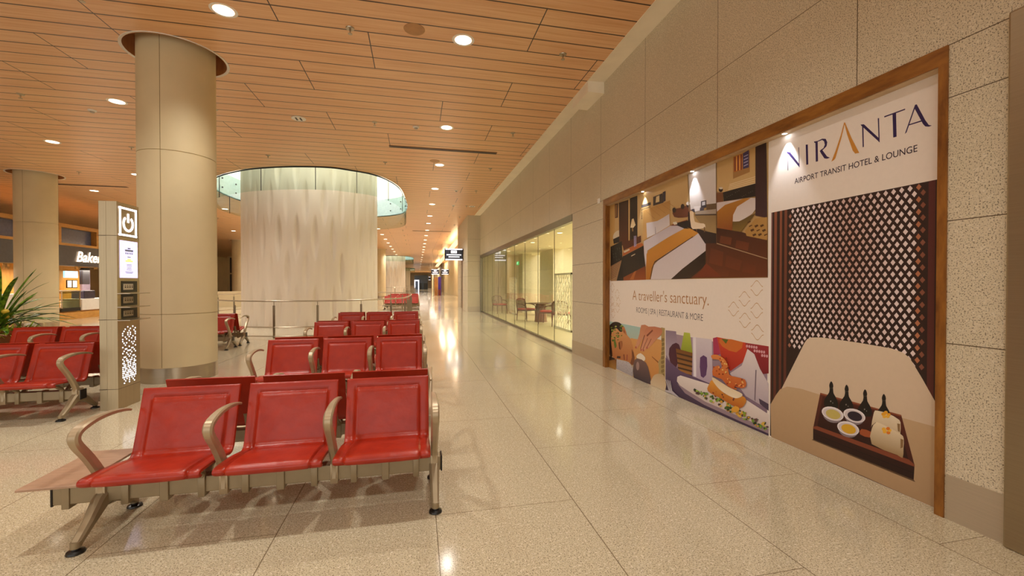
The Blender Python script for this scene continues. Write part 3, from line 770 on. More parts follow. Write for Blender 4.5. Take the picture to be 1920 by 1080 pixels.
ZT = FZ-FT-.006
YL, YD = yz(1141, 500)[0], yz(1440, 500)[0]       # far edge of the left prints, near edge of the left prints
ZB0 = (yz(1142, 527)[1]+yz(1440, 518)[1])/2
# bedroom picture
a = Art(); b1 = Z(1130, 350, 5.684); b2 = Z(1280, 250, 3.724)
rect(a, YD, YL, ZB0, ZT, '#b08a55', '#cfae78')
a.px(b1(78,205,130,188,130,640,80,655), '#c49c5c'); a.px(b1(130,185,166,176,163,330,132,336), '#4c2a1a'); a.px(b1(138,196,150,190,148,322,139,325), '#9a6a3a')
a.px(b1(118,505,165,466,200,488,190,522,118,560), '#d8c9ae', sm=3); a.px(b1(112,560,185,525,190,590,118,610), '#1c1512')
a.px(b1(172,172,275,140,276,600,178,640), '#5a2c18', '#2f1712'); a.px(b1(290,126,370,95,372,540,290,575), '#2b1c18', '#1d1412'); a.px(b1(275,140,290,126,290,560,275,570), '#c9a468')
a.px(b1(85,640,205,580,212,800,85,855), '#14120f')
for i in range(12):
    x, y = 95+(i*37) % 105, 640+(i*61) % 150; a.px(b1(x, y, x+14, y+10, x+6, y+30), '#3f4038')
a.px(b1(85,850,205,782,150,1003,85,1006), '#a57f58')
for i in range(8): y = 855+18*i; a.px(b1(87, y, 196-7*i, y-62+4*i, 196-7*i, y-56+4*i, 87, y+7), '#6d4a30')
a.px(b1(150,1003,203,785,222,720,222,1000), '#191110')
a.px(b1(222,1000,222,965,350,868,458,826,462,992), '#9a4d1c', '#6e3012'); a.px(b1(290,990,340,900,360,895,330,990), '#b5672c')
a.px(b1(214,745,437,628,456,845,216,970), '#2d221e', '#1b1412'); a.px(b1(212,742,222,690,330,630,420,598,437,626), '#b8622c'); a.px(b1(305,735,348,713,348,722,307,745), '#d8c8a8')
a.px(b1(225,690,285,662,290,676,232,706), '#d8cdb4'); a.px(b1(200,560,260,585,410,520,412,590,225,680), '#572a18')
a.px(b1(335,525,343,525,345,640,336,644), '#a9a2c8'); a.px(b1(350,525,358,522,360,632,351,638), '#a9a2c8')
a.px(b1(297,437,312,348,330,338,352,408,330,437), '#f1e3c2', '#e0c48e'); a.px(b1(315,438,326,438,328,476,317,476), '#a98350')
a.px(b1(405,235,530,190,530,500,432,570), '#c7a368')
a.px(b1(415,195,515,165,515,197,415,226), '#4d4644'); a.px(b1(540,110,640,70,650,170,540,205), '#3a2c28'); a.px(b1(572,108,606,92,606,160,566,172), '#d8c090'); a.px(b1(642,60,672,45,672,150,645,165), '#332a3a')
for i in range(9): x = 416+i*11; y = 240-i*3.6; a.px(b1(x, y, x+7, y-2.5, x+7, y+9, x, y+11), '#2a2220')
for i in range(6): a.px(b1(415, 252+i*17, 424, 249+i*17, 424, 258+i*17, 415, 261+i*17), '#2a2220')
a.px(b1(436,255,720,146,722,420,430,575), '#cfa468', '#b58848')
for i in range(5):
    x = 450+i*58; y = 250-i*22; a.px(b1(x, y, x+4, y-2, x+110, y+90-i*6, x+106, y+92-i*6), '#a87a40')
a.px(b1(468,388,585,366,640,335,713,290,718,412,575,500,475,548), '#e0d9da', '#c9bfc6'); a.px(b1(560,430,566,428,572,505,562,510), '#b0a6b2')
a.px(b1(722,410,905,350,905,446,800,425), '#7e3f22'); a.px(b1(760,395,910,360,960,455,860,445), '#241a1c')
a.px(b1(750,250,830,225,905,200,960,230,930,310,860,330,765,322), '#6a3a26', sm=2)
for x, y in ((765,250),(855,212),(915,195)): ell(a, b1, x, y, 20, 28, '#2f2626')
ell(a, b1, 915, 180, 22, 18, '#d9d2d0'); a.px(b1(750,380,790,372,800,400,765,408), '#e5dccb')
a.px(b1(440,582,722,418,800,415,872,446,700,540,480,680,462,860,445,720), '#dcd5d8', '#c6bcc8')
DUV = [(1300,445),(1309.5,437.5),(1323.8,445),(1323.8,470),(1280,504),(1258.4,523.6),(1220.5,523.8),(1226.5,497),(1244,478)]
a.px(DUV, '#dcd2d4', '#d2c7cd')
RUN = b1(872,446,930,450)+b2(30,655,62,668,112,697,0,772)+b1(700,700,560,800,530,870,512,988,466,988,470,720,490,680,700,540)
a.px(RUN, '#b87322', '#d09238'); a.px(b1(966,528,966,537,560,810,530,880,514,988,508,988,526,870,556,797), '#4a2a14')
a.px([(1258.4,523.6),(1280,504),(1323.8,470.2),(1323.8,499),(1300,521.6)], '#3a281e', '#20150f')
# mirrored room to the right
a.px(b2(42,287,238,200,238,500,57,535), '#cfc6c4', '#e2dcda'); a.px(b2(36,290,42,287,52,540,46,545), '#8a7656')
a.px(b2(130,475,168,466,168,518,130,524), '#3c3640'); a.px(b2(138,480,160,475,160,500,138,505), '#cfd0da'); a.px(b2(168,496,238,488,238,528,168,535), '#6a5238')
a.px(b2(66,530,150,515,150,545,66,552), '#4b4652'); a.px(b2(80,512,125,506,122,540,88,546), '#e4dfe2')
a.px(b2(88,546,238,528,238,566,92,568), '#a89a8c'); a.px(b2(88,566,238,562,238,572,92,574), '#4a3a30'); a.px(b2(84,574,238,572,238,698,168,684), '#a98d5e', '#8a6f48')
a.px(b2(40,545,60,560,90,660,170,685,240,700,240,772,160,770,110,695,60,665,40,640), '#2c1d1b')
a.px(b2(52,550,66,543,80,555,88,618,150,630,160,645,155,662,90,668,62,655), '#ecd8bc', '#d8b88e', sm=2); a.px(b2(95,668,102,668,104,690,98,690), '#7a5634'); a.px(b2(150,655,157,652,158,690,152,690), '#7a5634')
a.px(b2(240,192,512,92,512,352,290,412,240,405), '#d2b078', '#c29c62'); a.px(b2(355,165,472,120,472,270,355,318), '#a57a44')
a.px(b2(360,166,420,142,420,254,362,272), '#b8641f')
for i in range(5): a.px(b2(366+i*11, 165-i*4, 371+i*11, 163-i*4, 371+i*11, 262-i*2, 366+i*11, 265-i*2), '#ecb45e' if i % 2 else '#4c2438')
a.px(b2(424,140,466,116,466,238,424,250), '#3f3560')
for i in range(4): a.px(b2(430, 160+i*22, 460, 146+i*22, 460, 152+i*22, 430, 166+i*22), '#b9b2d4')
for i in range(4): a.px(b2(330-i*3, 355+i*12, 512, 300+i*15, 512, 305+i*15, 330-i*3, 361+i*12), '#e6cfa4')
a.px(b2(285,412,512,350,514,440,290,474), '#1d1613')
for i in range(14): x, y = 300+(i*47) % 200, 395+(i*29) % 55; a.px(b2(x, y, x+5, y+2, x+3, y+7), '#7d776c')
a.px(b2(240,415,285,412,285,480,240,490), '#7a4a2a'); ell(a, b2, 270, 392, 15, 18, '#2a2122'); ell(a, b2, 271, 383, 13, 8, '#e0d4c0')
a.px(b2(242,484,480,450,512,452,522,480,516,525,490,562,400,618,350,615,242,545), '#e0d6d4', '#cfc1c0')
a.px(b2(300,500,430,456,480,452,385,512,356,570,350,680,245,668,245,545), '#8d4a1c', '#b57a26')
a.px(b2(352,618,400,614,516,556,410,688,352,680), '#8a6d30', '#5a4620')
a.px(b2(512,90,588,64,594,590,512,575), '#40242a', '#2c171a')
a.px(b2(240,660,420,690,594,745,596,1003,60,1010,166,922,166,768,240,768), '#6c3518', '#3c1c12')
a.px(b2(440,680,512,596,594,585,595,746,450,716), '#b58a4a')
for i in range(16):
    x, y = 455+(i*53) % 120, 620+(i*31) % 95; a.px(b2(x, y, x+22, y-9, x+26, y-4, x+4, y+8), '#5f3c1c')
for q in ((200,800,290,830,280,930,190,905),(310,850,420,890,400,960,300,930),(430,900,520,925,510,985,420,965),(250,940,330,960,320,1000,240,995),(270,715,350,730,340,780,262,765),(380,745,470,765,460,820,372,800)):
    a.px(b2(*q), '#74391b', '#64301a')
a.px(b2(168,906,280,1003,80,1005,130,960), '#7a3418'); a.px(b2(240,765,596,874,596,880,240,771), '#b09472'); a.px(b2(236,200,241,198,243,770,239,772), '#6a4c30')
a.done('bedroom_print')
# tagline strip
a = Art(); t_ = Z(1140, 520, 6.194)
zA0, zA1 = yz(1142, 601)[1], ZB0-.012
rect(a, YD, YL, zA0, zA1, '#efe3d8', '#f2e9e0')
def wtext(a, body, pa, pb, col, wide=1., bold=0., drop=0.):
    """text on the print between two baseline points pa (left) and pb (right)"""
    vs, fs = text_shape(body, bold=bold); A = at_x(*pa, XP); B = at_x(*pb, XP)
    x0, x1 = min(v[0] for v in vs), max(v[0] for v in vs)
    k = (A.y-B.y)/(x1-x0); zb = (A.z+B.z)/2
    a.k += 1; x = XP-.0006-.00005*a.k; vv = [a.bm.verts.new((x, A.y-(v[0]-x0)*k, zb+v[1]*k*wide)) for v in vs]
    for f in fs:
        try: ff = a.bm.faces.new([vv[i] for i in f])
        except ValueError: continue
        for lp in ff.loops: lp[a.cl] = (*lin(col), 1)
        ff.normal_update()
        if ff.normal.x > 0: ff.normal_flip()
wtext(a, "A traveller's sanctuary.", t_(285, 268)[0], t_(1170, 318)[0], '#b07c46', 1.12, -.006)
wtext(a, "ROOMS | SPA | RESTAURANT & MORE", t_(330, 412)[0], t_(1103, 500)[0], '#5d5356', 1.25, -.004)
def arc(cx, cz, w, up):
    """one thin scallop line of the ornament, in plane metres"""
    N = 14; out, inn = [], []
    for i in range(N+1):
        f = i/N*2-1; h = .5+.5*cos(pi*f)
        y = cy0+cx-w*f; z = cz+(h*.06 if up else -h*.06)
        out.append((y, z+.0035)); inn.append((y, z-.0035))
    a.face(out+inn[::-1], '#c59a5e')
cy0 = 0
for (x, y) in ((1727,125),(1585,250),(1458,368),(1727,385),(1590,500),(1735,640)):
    p = at_x(*t_(x, y)[0], XP)
    arc(p.y, p.z+.016, .08, True); arc(p.y, p.z-.016, .08, False)
for (x, y) in ((52,122),(108,195),(50,275),(120,285),(55,350),(112,355),(60,420)):
    p = at_x(*t_(x, y)[0], XP); arc(p.y, p.z+.016, .08, True); arc(p.y, p.z-.016, .08, False)
a.done('tagline_print')
# spa picture
a = Art(); s_ = Z(1135, 595, 7.45); rr = random.Random(5)
yS = yz(1246, 650)[0]; ZS = zA0-.012
rect(a, yS, YL, .004, ZS, '#c9a878', '#a9ccc8')
a.px(s_(780,140,832,150,836,1030,740,990,740,700), '#b39a62'); 
for i in range(9): a.px(s_(782, 300+i*62, 822, 290+i*62, 820, 330+i*62, 784, 340+i*62), '#8a7444', sm=2)
a.px(s_(350,300,440,305,720,300,785,320,775,560,740,620,745,780,640,945,560,900,420,640,366,480), '#c98844', '#dda462', sm=3)
a.px(s_(650,540,745,620,740,640,655,560), '#9c602c')
a.px(s_(85,130,160,90,235,110,300,240,365,330,410,560,385,668,300,612,160,580,100,550,70,380), '#b8703c', '#dca066', sm=3)
a.px(s_(370,440,412,560,388,668,350,640,372,560), '#7f4a2a', sm=2)
a.px(s_(45,170,90,85,150,62,225,95,240,190,205,200,150,150,95,200,80,320,100,540,55,500), '#24140e', sm=3)
a.px(s_(235,120,268,140,305,250,275,235,240,190), '#c27c48', sm=2); a.px(s_(250,160,270,185,280,225,258,205), '#8d4f2c')
a.px(s_(188,350,235,330,242,400,215,455,190,430), '#a8663a', sm=3); a.px(s_(186,350,200,345,212,450,196,440), '#5a3018')
a.px(s_(250,520,270,515,275,590,260,600), '#8d4428'); a.px(s_(298,520,314,518,312,600,292,605), '#a0503a'); a.px(s_(165,540,215,545,210,575,160,570), '#4a3228')
for i in range(34):
    x, y = rr.uniform(70, 225), rr.uniform(95, 330); d = rr.uniform(-1, 1); L = rr.uniform(18, 32)
    a.px(s_(x, y, x+L*.5, y-L*.4+d*6, x+L, y+d*12, x+L*.5, y+L*.4+d*6), rr.choice(['#7d9436', '#a9b95a', '#4d6a24', '#5f7a2c']), sm=2)
a.px(s_(120,340,140,320,160,400,135,430), '#5f7a2c', sm=2)
a.px(s_(505,108,600,125,560,230,480,380,440,432,418,425,440,350,480,230), '#d59a78', '#c98560', sm=2)
a.px(s_(600,130,785,150,785,240,725,300,690,340,600,435,572,430,560,460,520,472,490,462,500,400,550,260,545,215), '#d9a080', '#c47a58', sm=2)
for q in ((545,250,560,245,500,440,490,440),(590,290,600,285,530,455,520,455),(640,300,650,300,590,420,580,420),(575,250,660,170,670,190,590,270)): a.px(s_(*q), '#8d4c34')
for x, y in ((430,420),(503,455),(535,460),(585,425)): ell(a, s_, x, y, 11, 16, '#b85c4c')
a.px(s_(725,300,785,255,785,318), '#e6e2da'); a.px(s_(440,535,495,500,560,560,540,612,450,575), '#efe4d2', sm=2)
a.px(s_(398,640,450,572,570,632,615,760,640,935,520,910,400,860), '#443842', '#7a5d58', sm=2); ell(a, s_, 455, 680, 22, 60, '#a88a84')
a.px(s_(160,585,330,625,388,705,388,828,160,745), '#aaa4aa', '#c6c0c4')
for i in range(50): x, y = rr.uniform(170, 375), rr.uniform(610, 780); a.px(s_(x, y, x+9, y+2, x+6, y+9), '#86808a')
a.px(s_(150,715,390,830,392,860,150,760), '#d9c9b0'); a.px(s_(50,535,145,580,100,615,50,600), '#2a1c18'); a.px(s_(50,605,162,582,150,735,50,700), '#b5853e', '#7a4a22')
a.px(s_(640,950,660,850,700,800,770,790,836,830,842,1045), '#dcc8a8', '#c9ad86', sm=2)
a.done('spa_print')
# food picture
a = Art(); f_ = Z(1140, 600, 4.697); yF0 = yz(1248.5, 660)[0]
rect(a, YD, yF0, .02, ZS, '#6a5470', '#a892a2')
a.px(f_(508,90,600,100,620,300,560,380,508,300), '#bfb0bf', '#8d7a90'); a.px(f_(540,250,600,200,640,260,600,420,545,360), '#4d1e34', sm=2)
a.px(f_(670,108,722,115,745,290,640,270), '#8d9c2c', '#bcc84a'); a.px(f_(598,250,745,290,735,510,625,480), '#a8743a', '#7a4c20')
for i in range(5): a.px(f_(604+i*3, 285+i*42, 742, 318+i*42, 742, 335+i*42, 606+i*3, 300+i*42), '#4a2c18')
a.px(f_(745,150,915,170,922,570,745,505), '#b7a4bb', '#d9d0da'); a.px(f_(812,330,872,330,865,485,818,495), '#5e3a6c', sm=2); a.px(f_(752,150,775,150,778,500,755,495), '#ece6ee')
a.px(f_(925,160,960,150,990,300,930,320), '#b0345a'); a.px(f_(960,150,1215,200,1245,330,1080,450,1000,340), '#a82418', '#d4462c'); a.px(f_(985,165,1190,195,1130,285,1010,235), '#d2702c', sm=2); a.px(f_(1000,165,1060,172,1040,210), '#5a6a24')
a.px(f_(1210,200,1416,232,1416,470,1340,480,1240,330), '#7a1420', '#a02a34')
for i in range(14): ell(a, f_, 1225+(i*67) % 180, 230+(i*41) % 120, 9, 13, '#dba6b0')
a.px(f_(1230,255,1290,300,1340,430,1416,560,1416,790,1215,670,1075,470,1180,400), '#b5a6b4', '#e6dcde'); a.px(f_(1300,440,1310,440,1300,720,1290,700), '#7a6a78'); a.px(f_(1330,690,1416,740,1416,800,1340,740), '#4a3c54')
a.px(f_(508,330,560,380,640,450,900,560,1416,830,1416,1022,508,640), '#43324c', '#6c5478')
a.px(f_(608,540,612,500,640,488,900,568,1200,690,1416,830,1416,1000,1150,880,850,745,680,640), '#cdbcb8', '#eae0dc'); a.px(f_(612,560,680,645,850,748,1150,885,1416,1000,1416,960,1160,850,860,720,700,620), '#9a8490')
gr = random.Random(9)
for i in range(150):
    t = gr.random(); x = 770+630*t+gr.uniform(-20, 20); y = 622+320*t**1.05+gr.uniform(-30, 34)*(1 if t > .15 else .5); r = gr.uniform(7, 18); d = gr.uniform(0, 3)
    pts = []
    for q in range(5): pts += [x+r*gr.uniform(.6, 1.3)*cos(d+q*1.257), y+r*gr.uniform(.5, 1)*sin(d+q*1.257)]
    a.px(f_(*pts), gr.choice(['#3d5a22', '#6f9a30', '#9dbf46', '#2a3a1c', '#d8a02c', '#e2b84a', '#5a3a3c', '#84a83a']))
a.px(f_(900,560,930,530,1040,600,1210,680,1212,740,1170,775,1100,750,1000,690,885,625), '#b8601a', '#e6a23a', sm=3)
for i in range(16): x, y = gr.uniform(920, 1180), gr.uniform(590, 730); a.px(f_(x, y, x+16, y+4, x+12, y+18, x+2, y+12), gr.choice(['#8a3c18', '#f0b850', '#6a2a2c', '#c8741f']))
a.px(f_(925,505,960,520,1070,590,1190,650,1160,685,1100,680,1000,620,935,545), '#f3e4cb', '#e8cfa4', sm=3)
a.px(f_(915,312,965,305,1030,340,1062,400,1075,480,1130,500,1215,525,1222,585,1180,600,1120,585,1125,612,1060,580,1010,520,930,488,935,420,985,400,990,430,1010,410,985,350,930,345), '#c45a22', '#e08a44', sm=2)
for i in range(40):
    x, y = gr.choice([(gr.uniform(930, 1060), gr.uniform(410, 490)), (gr.uniform(1040, 1200), gr.uniform(510, 580)), (gr.uniform(960, 1060), gr.uniform(320, 420))]); a.px(f_(x, y, x+12, y-5, x+16, y+7, x+4, y+11), gr.choice(['#8e3414', '#f0ac62', '#b04a1c', '#e8c070']))
a.px(f_(1090,790,1130,755,1168,780,1140,815), '#e6a83a', sm=2)
for i in range(4): a.px(f_(511+i*13, 520+i*4, 516+i*13, 522+i*4, 548+i*9, 620+i*5, 542+i*9, 618+i*5), '#d8d2d8')
a.px(f_(512,615,575,625,640,690,610,690,560,645,512,632), '#c2bac2')
a.done('food_print')
# large restaurant picture with lattice
a = Art(); d1 = Z(1440, 330, 5.4); d2 = Z(1440, 520, 4.153); tr = Z(1520, 690, 4.909); lg = Z(1460, 180, 6.)
yR0, yR1 = yz(1445.8, 500)[0], yz(1756.5, 500)[0]; ZR = (yz(1446, 400)[1]+yz(1757, 335)[1])/2
rect(a, yR1, yR0, .012, ZR, '#2c1a14', '#331f1a')
def strip(p0, p1, c, c2=None): rect(a, yz(p1, 500)[0], yz(p0, 500)[0], .35, ZR, c, c2)
for p0, p1, c in ((1446, 1448, '#8a5f5c'), (1451.5, 1456.5, '#8d5238'), (1461.8, 1466, '#8d5238'), (1470.5, 1475.5, '#7c4630'), (1740, 1753, '#5a2826')): strip(p0, p1, '#5a2a20', c)
y00 = yz(1440+1476/5.4, 500)[0]; y18 = yz(1440+273/5.4, 500)[0]; z00 = at_x(1440+1476/5.4, 330+1053/5.4, XP).z
dx = (y18-y00)/18; dz = .0853
for m in range(-16, 22):
    for k in range(-4, 42):
        if (k % 2): zz = z00+dz*m+dz/2
        else: zz = z00+dz*m
        y = y00+dx*k/2
        if zz > ZR-.02 or zz < .9 or y > yz(1477, 500)[0] or y < yz(1738, 500)[0]: continue
        mid = abs(k-17)/20.
        if k < -1: c = '#5a3428' if k < -2 else '#8a5440'
        elif k == -1: c = '#b97654'
        elif k > 37: c = '#6a4434' if k > 38 else '#a87460'
        else:
            q = max(0., 1-mid*1.5); q *= max(0., 1-abs(m-2)/14); c = tuple(p*(1-q)+r_*q for p, r_ in zip(lin('#efdede'), lin('#c79a8c')))
        w, h = dx*.31, dz*.26
        a.k = 8; a.face([(y-w, zz), (y, zz-h), (y+w, zz), (y, zz+h)], c)
a.k = 10
CH = d2(100,880,190,700,285,510,305,482,340,468,420,468,700,508,960,553,1050,585,1105,628,1200,785,1322,1002)+[(1758.5, 845), (1446, 800), (1446, 760)]
a.px(CH, '#d0b79c', '#dfcbb3')
TB = d2(20,990,60,920,95,872,150,850,260,868,400,912)+[(1683, 781), (1757, 801), (1757, 958), (1446, 835)]
a.px(TB, '#b39470', '#c6a884'); a.px([(1446, 823), (1530, 855), (1620, 893), (1730, 946), (1730, 952), (1620, 902), (1530, 862), (1446, 829)], '#6e5038')
a.px(tr(10,660,30,655,950,1028,965,1050), '#5d4630'); a.px(tr(90,228,835,432,958,895,950,1028,24,655,24,552), '#3a1712', '#5f281a'); a.px(tr(112,262,800,452,900,842,62,540), '#2a0e0a', '#49190f')
a.px(tr(24,552,955,905,950,1028,24,655), '#240d0b', '#32130e'); a.px(tr(24,540,62,535,905,842,958,890,955,908,24,556), '#84422a'); a.px(tr(24,600,952,965,952,972,24,606), '#140806')
a.px(tr(90,228,835,432,832,446,94,244), '#8d4a2e'); a.px(tr(470,560,560,590,545,640,455,610), '#a4522c', sm=2)
for bx, by in ((190,122),(332,153),(502,196),(675,238)):
    o_ = lambda *c: tr(*[v+(bx if i % 2 == 0 else by) for i, v in enumerate(c)])
    a.px(o_(0,0,14,18,20,45,16,62,18,70,22,110,45,150,62,200,55,250,-48,240,-68,190,-45,140,-20,105,-14,70,-14,60,-18,40,-12,16), '#171210', sm=2)
    a.px(o_(-10,180,0,176,2,188,-8,192), '#8f8a84'); a.px(o_(12,195,18,195,18,205,12,205), '#8f8a84'); a.px(o_(-16,60,17,62,17,67,-16,65), '#4a4038')
for cx, cy, c in ((205,420,'#c9b866'), (405,438,'#2a2030'), (348,555,'#dfae2e')):
    ell(a, tr, cx, cy+18, 92, 64, '#8d8088', .32); ell(a, tr, cx, cy, 105, 60, '#ece6ea', .32); ell(a, tr, cx, cy+3, 92, 49, '#d6cbd0', .32); ell(a, tr, cx+4, cy+6, 70, 42, c, .32)
a.px(tr(560,550,585,410,615,392,720,420,800,465,830,500,828,605,800,595,600,500), '#cdb592', '#e9dcc2', sm=2)
a.px(tr(565,700,565,560,600,505,640,508,820,600,860,650,858,740,850,828,800,800), '#a3875e', '#ead9bb', sm=2); a.px(tr(830,650,856,660,852,730,830,740), '#8a6a44'); a.px(tr(800,510,826,515,824,590,806,580), '#8a6a44')
for cx, cy, c in ((705,430,'#e8a424'), (705,575,'#e07a20')):
    for i in range(7): ell(a, tr, cx+gr.uniform(-42, 42), cy+gr.uniform(-22, 25), 18, 15, gr.choice([c, '#f0b83c']))
a.done('restaurant_print')
# logo panel
a = Art(); rect(a, yR1, yR0, ZR, ZT, '#f1e6dc', '#f5ece5')
NV = '#2d1a55'
for q in ((85,626,130,632,235,770,235,803,105,650,108,838,101,838,98,645),(222,578,230,576,236,803,230,800),(305,548,329,545,334,770,311,775),
          (398,512,440,505,444,735,418,740,414,530,402,525),(440,505,490,480,530,482,548,520,540,565,500,605,465,622,470,610,505,585,520,550,512,510,490,495,440,515),(462,618,490,605,545,680,578,694,545,706,515,702,480,650),
          (922,322,960,318,1135,480,1137,522,955,355,960,572,946,577,940,345,928,330),(1116,252,1130,247,1138,522,1126,515),
          (1188,228,1424,142,1424,156,1190,242),(1282,205,1322,190,1328,458,1290,468),
          (1535,100,1550,94,1440,410,1420,427),(1535,100,1555,94,1650,270,1690,325,1725,332,1690,346,1650,342,1625,315,1530,140),(1470,318,1625,268,1628,282,1466,332)):
    a.px(lg(*q), NV)
a.px(lg(738,296,748,300,705,480,640,700,622,722,594,738,640,620,700,440), '#d39138'); a.px(lg(738,296,750,302,820,470,908,640,862,648,835,615,770,430), '#d39138')
wtext(a, 'AIRPORT TRANSIT HOTEL & LOUNGE', lg(180, 992)[0], lg(1562, 618)[0], '#2b1d33', 1.18, .004)
a.done('logo_print')
p = at_x(1124, 377, XW); b = MB(); b.box(XW-.03, p.y-.03, p.z-.045, XW, p.y+.03, p.z+.045, .006); tag(b.build('wall_sensor', M_WHITE), 'tiny white sensor box on the granite beside the billboard top corner', 'sensor')
# little recessed spots in the top of the frame
spots = []
for i, (px, py) in enumerate(((1205, 357), (1298, 315), (1471, 259))):
    p = at_x(px, py, XW+.035); y = p.y; z = FZ-FT-.006
    b = MB(); b.lathe([(.022, 0), (.028, -.004), (.028, 0)], 16, (XW+.035, y, z), False); sp = b.build('spotlight', M_STEEL, bb, None, BB)
    b = MB(); b.lathe([(0, -.001), (.02, -.001)], 14, (XW+.035, y, z-.001), False); b.build('spotlight_lens', m_emit('spot_lens', '#ffffff', 18.), sp, None, BB)
    spots.append((XW+.03, y, z-.02))

# ------------------------------------------------------------------ things in the ceiling
DLX = [-12.3, -9.1, -5.83, -2.5, .68]; DLY = [6.4, 10.05, 13.25, 16.6, 19.85, 23.3, 26.2, 29.5, 32.8, 36.2, 39.5, 43., 46.5, 50., 55., 60., 66., 72., 80., 90., 100., 112., 125.]
def in_open(x, y):
    for k in range(3):
        if -8.3 < x < -.2 and 13.9 < y-k*PERIOD < 25.2: return True
    return any(hypot(x-cx, y-cy) < 1. for cx, cy in COLUMNS)
def proto_downlight():
    t = empty('downlight', (0, 0, 0))
    b = MB(); b.lathe([(.122, .002), (.155, -.004), (.165, .0), (.155, .002)], 28, (0, 0, 0), False); b.build('trim_ring', M_WHITE, t, 40)
    b = MB(); b.lathe([(0, .0), (.124, .0)], 28, (0, 0, -.002), False); b.build('lamp_disc', M_LAMP, t)
    return t
dl0 = proto_downlight(); first = True; lamps = []
ROWN = ['in the far left row', 'in the second row from the left', 'in the third row from the left', 'in the row over the red seats', 'in the row over the aisle']
for j, x in enumerate(DLX):
    cnt = 0
    for i, y in enumerate(DLY):
        if in_open(x, y): continue
        if y > 61 and j != 4: continue
        if j == 0 and y < 13 or j == 1 and y < 12: continue
        if j < 3 and y > 45: continue
        if j == 3 and 10 < y < 14: continue
        o = dl0 if first else copy_tree(dl0); first = False
        o.location = (x, y, ZC); drop(o)
        tag(o, 'round ceiling downlight ' + ROWN[j] + ', ' + (ORD[cnt] if cnt < len(ORD) else 'farthest but %s' % ['none', 'one', 'two'][len(DLY)-1-i]) + (' to the camera' if cnt == 0 else ' one from the camera'), 'ceiling light', 'round downlights')
        cnt += 1; lamps.append((x, y))
# sprinklers, detectors, speakers, air slots
def sprinkler():
    t = empty('sprinkler', (0, 0, 0)); b = MB(); b.lathe([(.06, 0), (.055, -.012), (.015, -.014)], 18, (0, 0, 0)); b.build('rosette', M_STEEL, t, 40)
    b = MB(); b.lathe([(.012, -.012), (.012, -.05), (.006, -.055), (.006, -.075), (.03, -.078), (.03, -.084), (0, -.084)], 12, (0, 0, 0)); b.build('sprinkler_head', M_STEEL, t, 40); return t
sp0 = sprinkler(); first = True
SPN = []
for j, x in enumerate((-10.7, -7.4, -4.1, -.92, 2.26)):
    cnt = 0
    for y in (6.45, 10.05, 13.3, 16.6, 19.9, 23.2, 26.5, 29.8, 33., 36.4, 40.):
        if in_open(x, y) or (j < 1 and y < 13) or (j == 1 and y < 9): continue
        o = sp0 if first else copy_tree(sp0); first = False; o.location = (x, y, ZC); drop(o)
        tag(o, 'small ceiling sprinkler in the %s line from the left, %s one from the camera' % (['first', 'second', 'third', 'fourth', 'fifth'][j], ORD[cnt]), 'sprinkler', 'ceiling sprinklers'); cnt += 1
for i, (x, y, lab) in enumerate(((-.015, 10.15, 'white smoke detector beside the aisle downlight'), (-6.62, 10.65, 'white smoke detector left of the large column'), (1.65, 19.9, 'white smoke detector farther along the aisle near the granite wall'), (1.5, 16.7, 'white smoke detector right of the fourth aisle downlight'))):
    t = empty('smoke_detector', (x, y, ZC), lab, 'smoke detector', 'smoke detectors'); b = MB(); b.lathe([(.075, 0), (.07, -.02), (.045, -.03)], 24, (0, 0, 0)); b.build('base', M_WHITE, t, 40)
    b = MB(); b.lathe([(.04, -.03), (.035, -.055), (0, -.06)], 20, (0, 0, 0)); b.build('sensor', mat('sensor_grey', '#b0a594', .4), t, 40)
for x, y, lab in ((-.03, 6.28, 'flush round wood coloured speaker left of the nearest aisle downlight'), (.52, 12.85, 'flush round wood coloured speaker beside the third aisle downlight')):
    b = MB(); b.lathe([(.15, 0), (.145, -.006), (0, -.006)], 32, (x, y, ZC)); tag(b.build('ceiling_speaker', mat('speaker_tan', '#b88752', .5), smooth=40), lab, 'speaker', 'ceiling speakers')
for x, y, lab in ((-2.53, 10.2, 'round white ceiling grille with two dark slots above the seats'), (2.53, 20., 'round ceiling grille near the granite wall'),):
    t = empty('ceiling_grille', (x, y, ZC), lab, 'grille', 'ceiling grilles'); b = MB(); b.lathe([(.15, 0), (.145, -.012), (0, -.012)], 30, (0, 0, 0)); b.build('face', M_WHITE, t, 40)
    b = MB()
    for q in (-.06, .03): b.box(q, -.08, -.016, q+.035, .08, -.011)
    b.build('slot', M_DARK, t)
for i, (x0, x1, y, lab) in enumerate(((-.71, 2.17, 11.72, 'long dark air slot in the planks over the aisle'), (-12.9, -10.6, 18.8, 'long dark air slot in the planks at the left'), (-.3, 2.3, 30., 'far air slot over the aisle'), (-12.5, -10., 34.6, 'far air slot in the left planks'))):
    t = empty('air_slot', ((x0+x1)/2, y, ZC), lab, 'air vent', 'ceiling air slots'); b = MB(); w = (x1-x0)/2; b.box(-w, -.08, -.012, w, .08, 0); b.build('slot_frame', mat('slot_brown', '#6d4a30', .5), t)
    b = MB()
    for q in (-.045, .005): b.box(-w+.03, q, -.014, w-.03, q+.04, -.011)
    b.build('slot_gap', M_DARK, t)

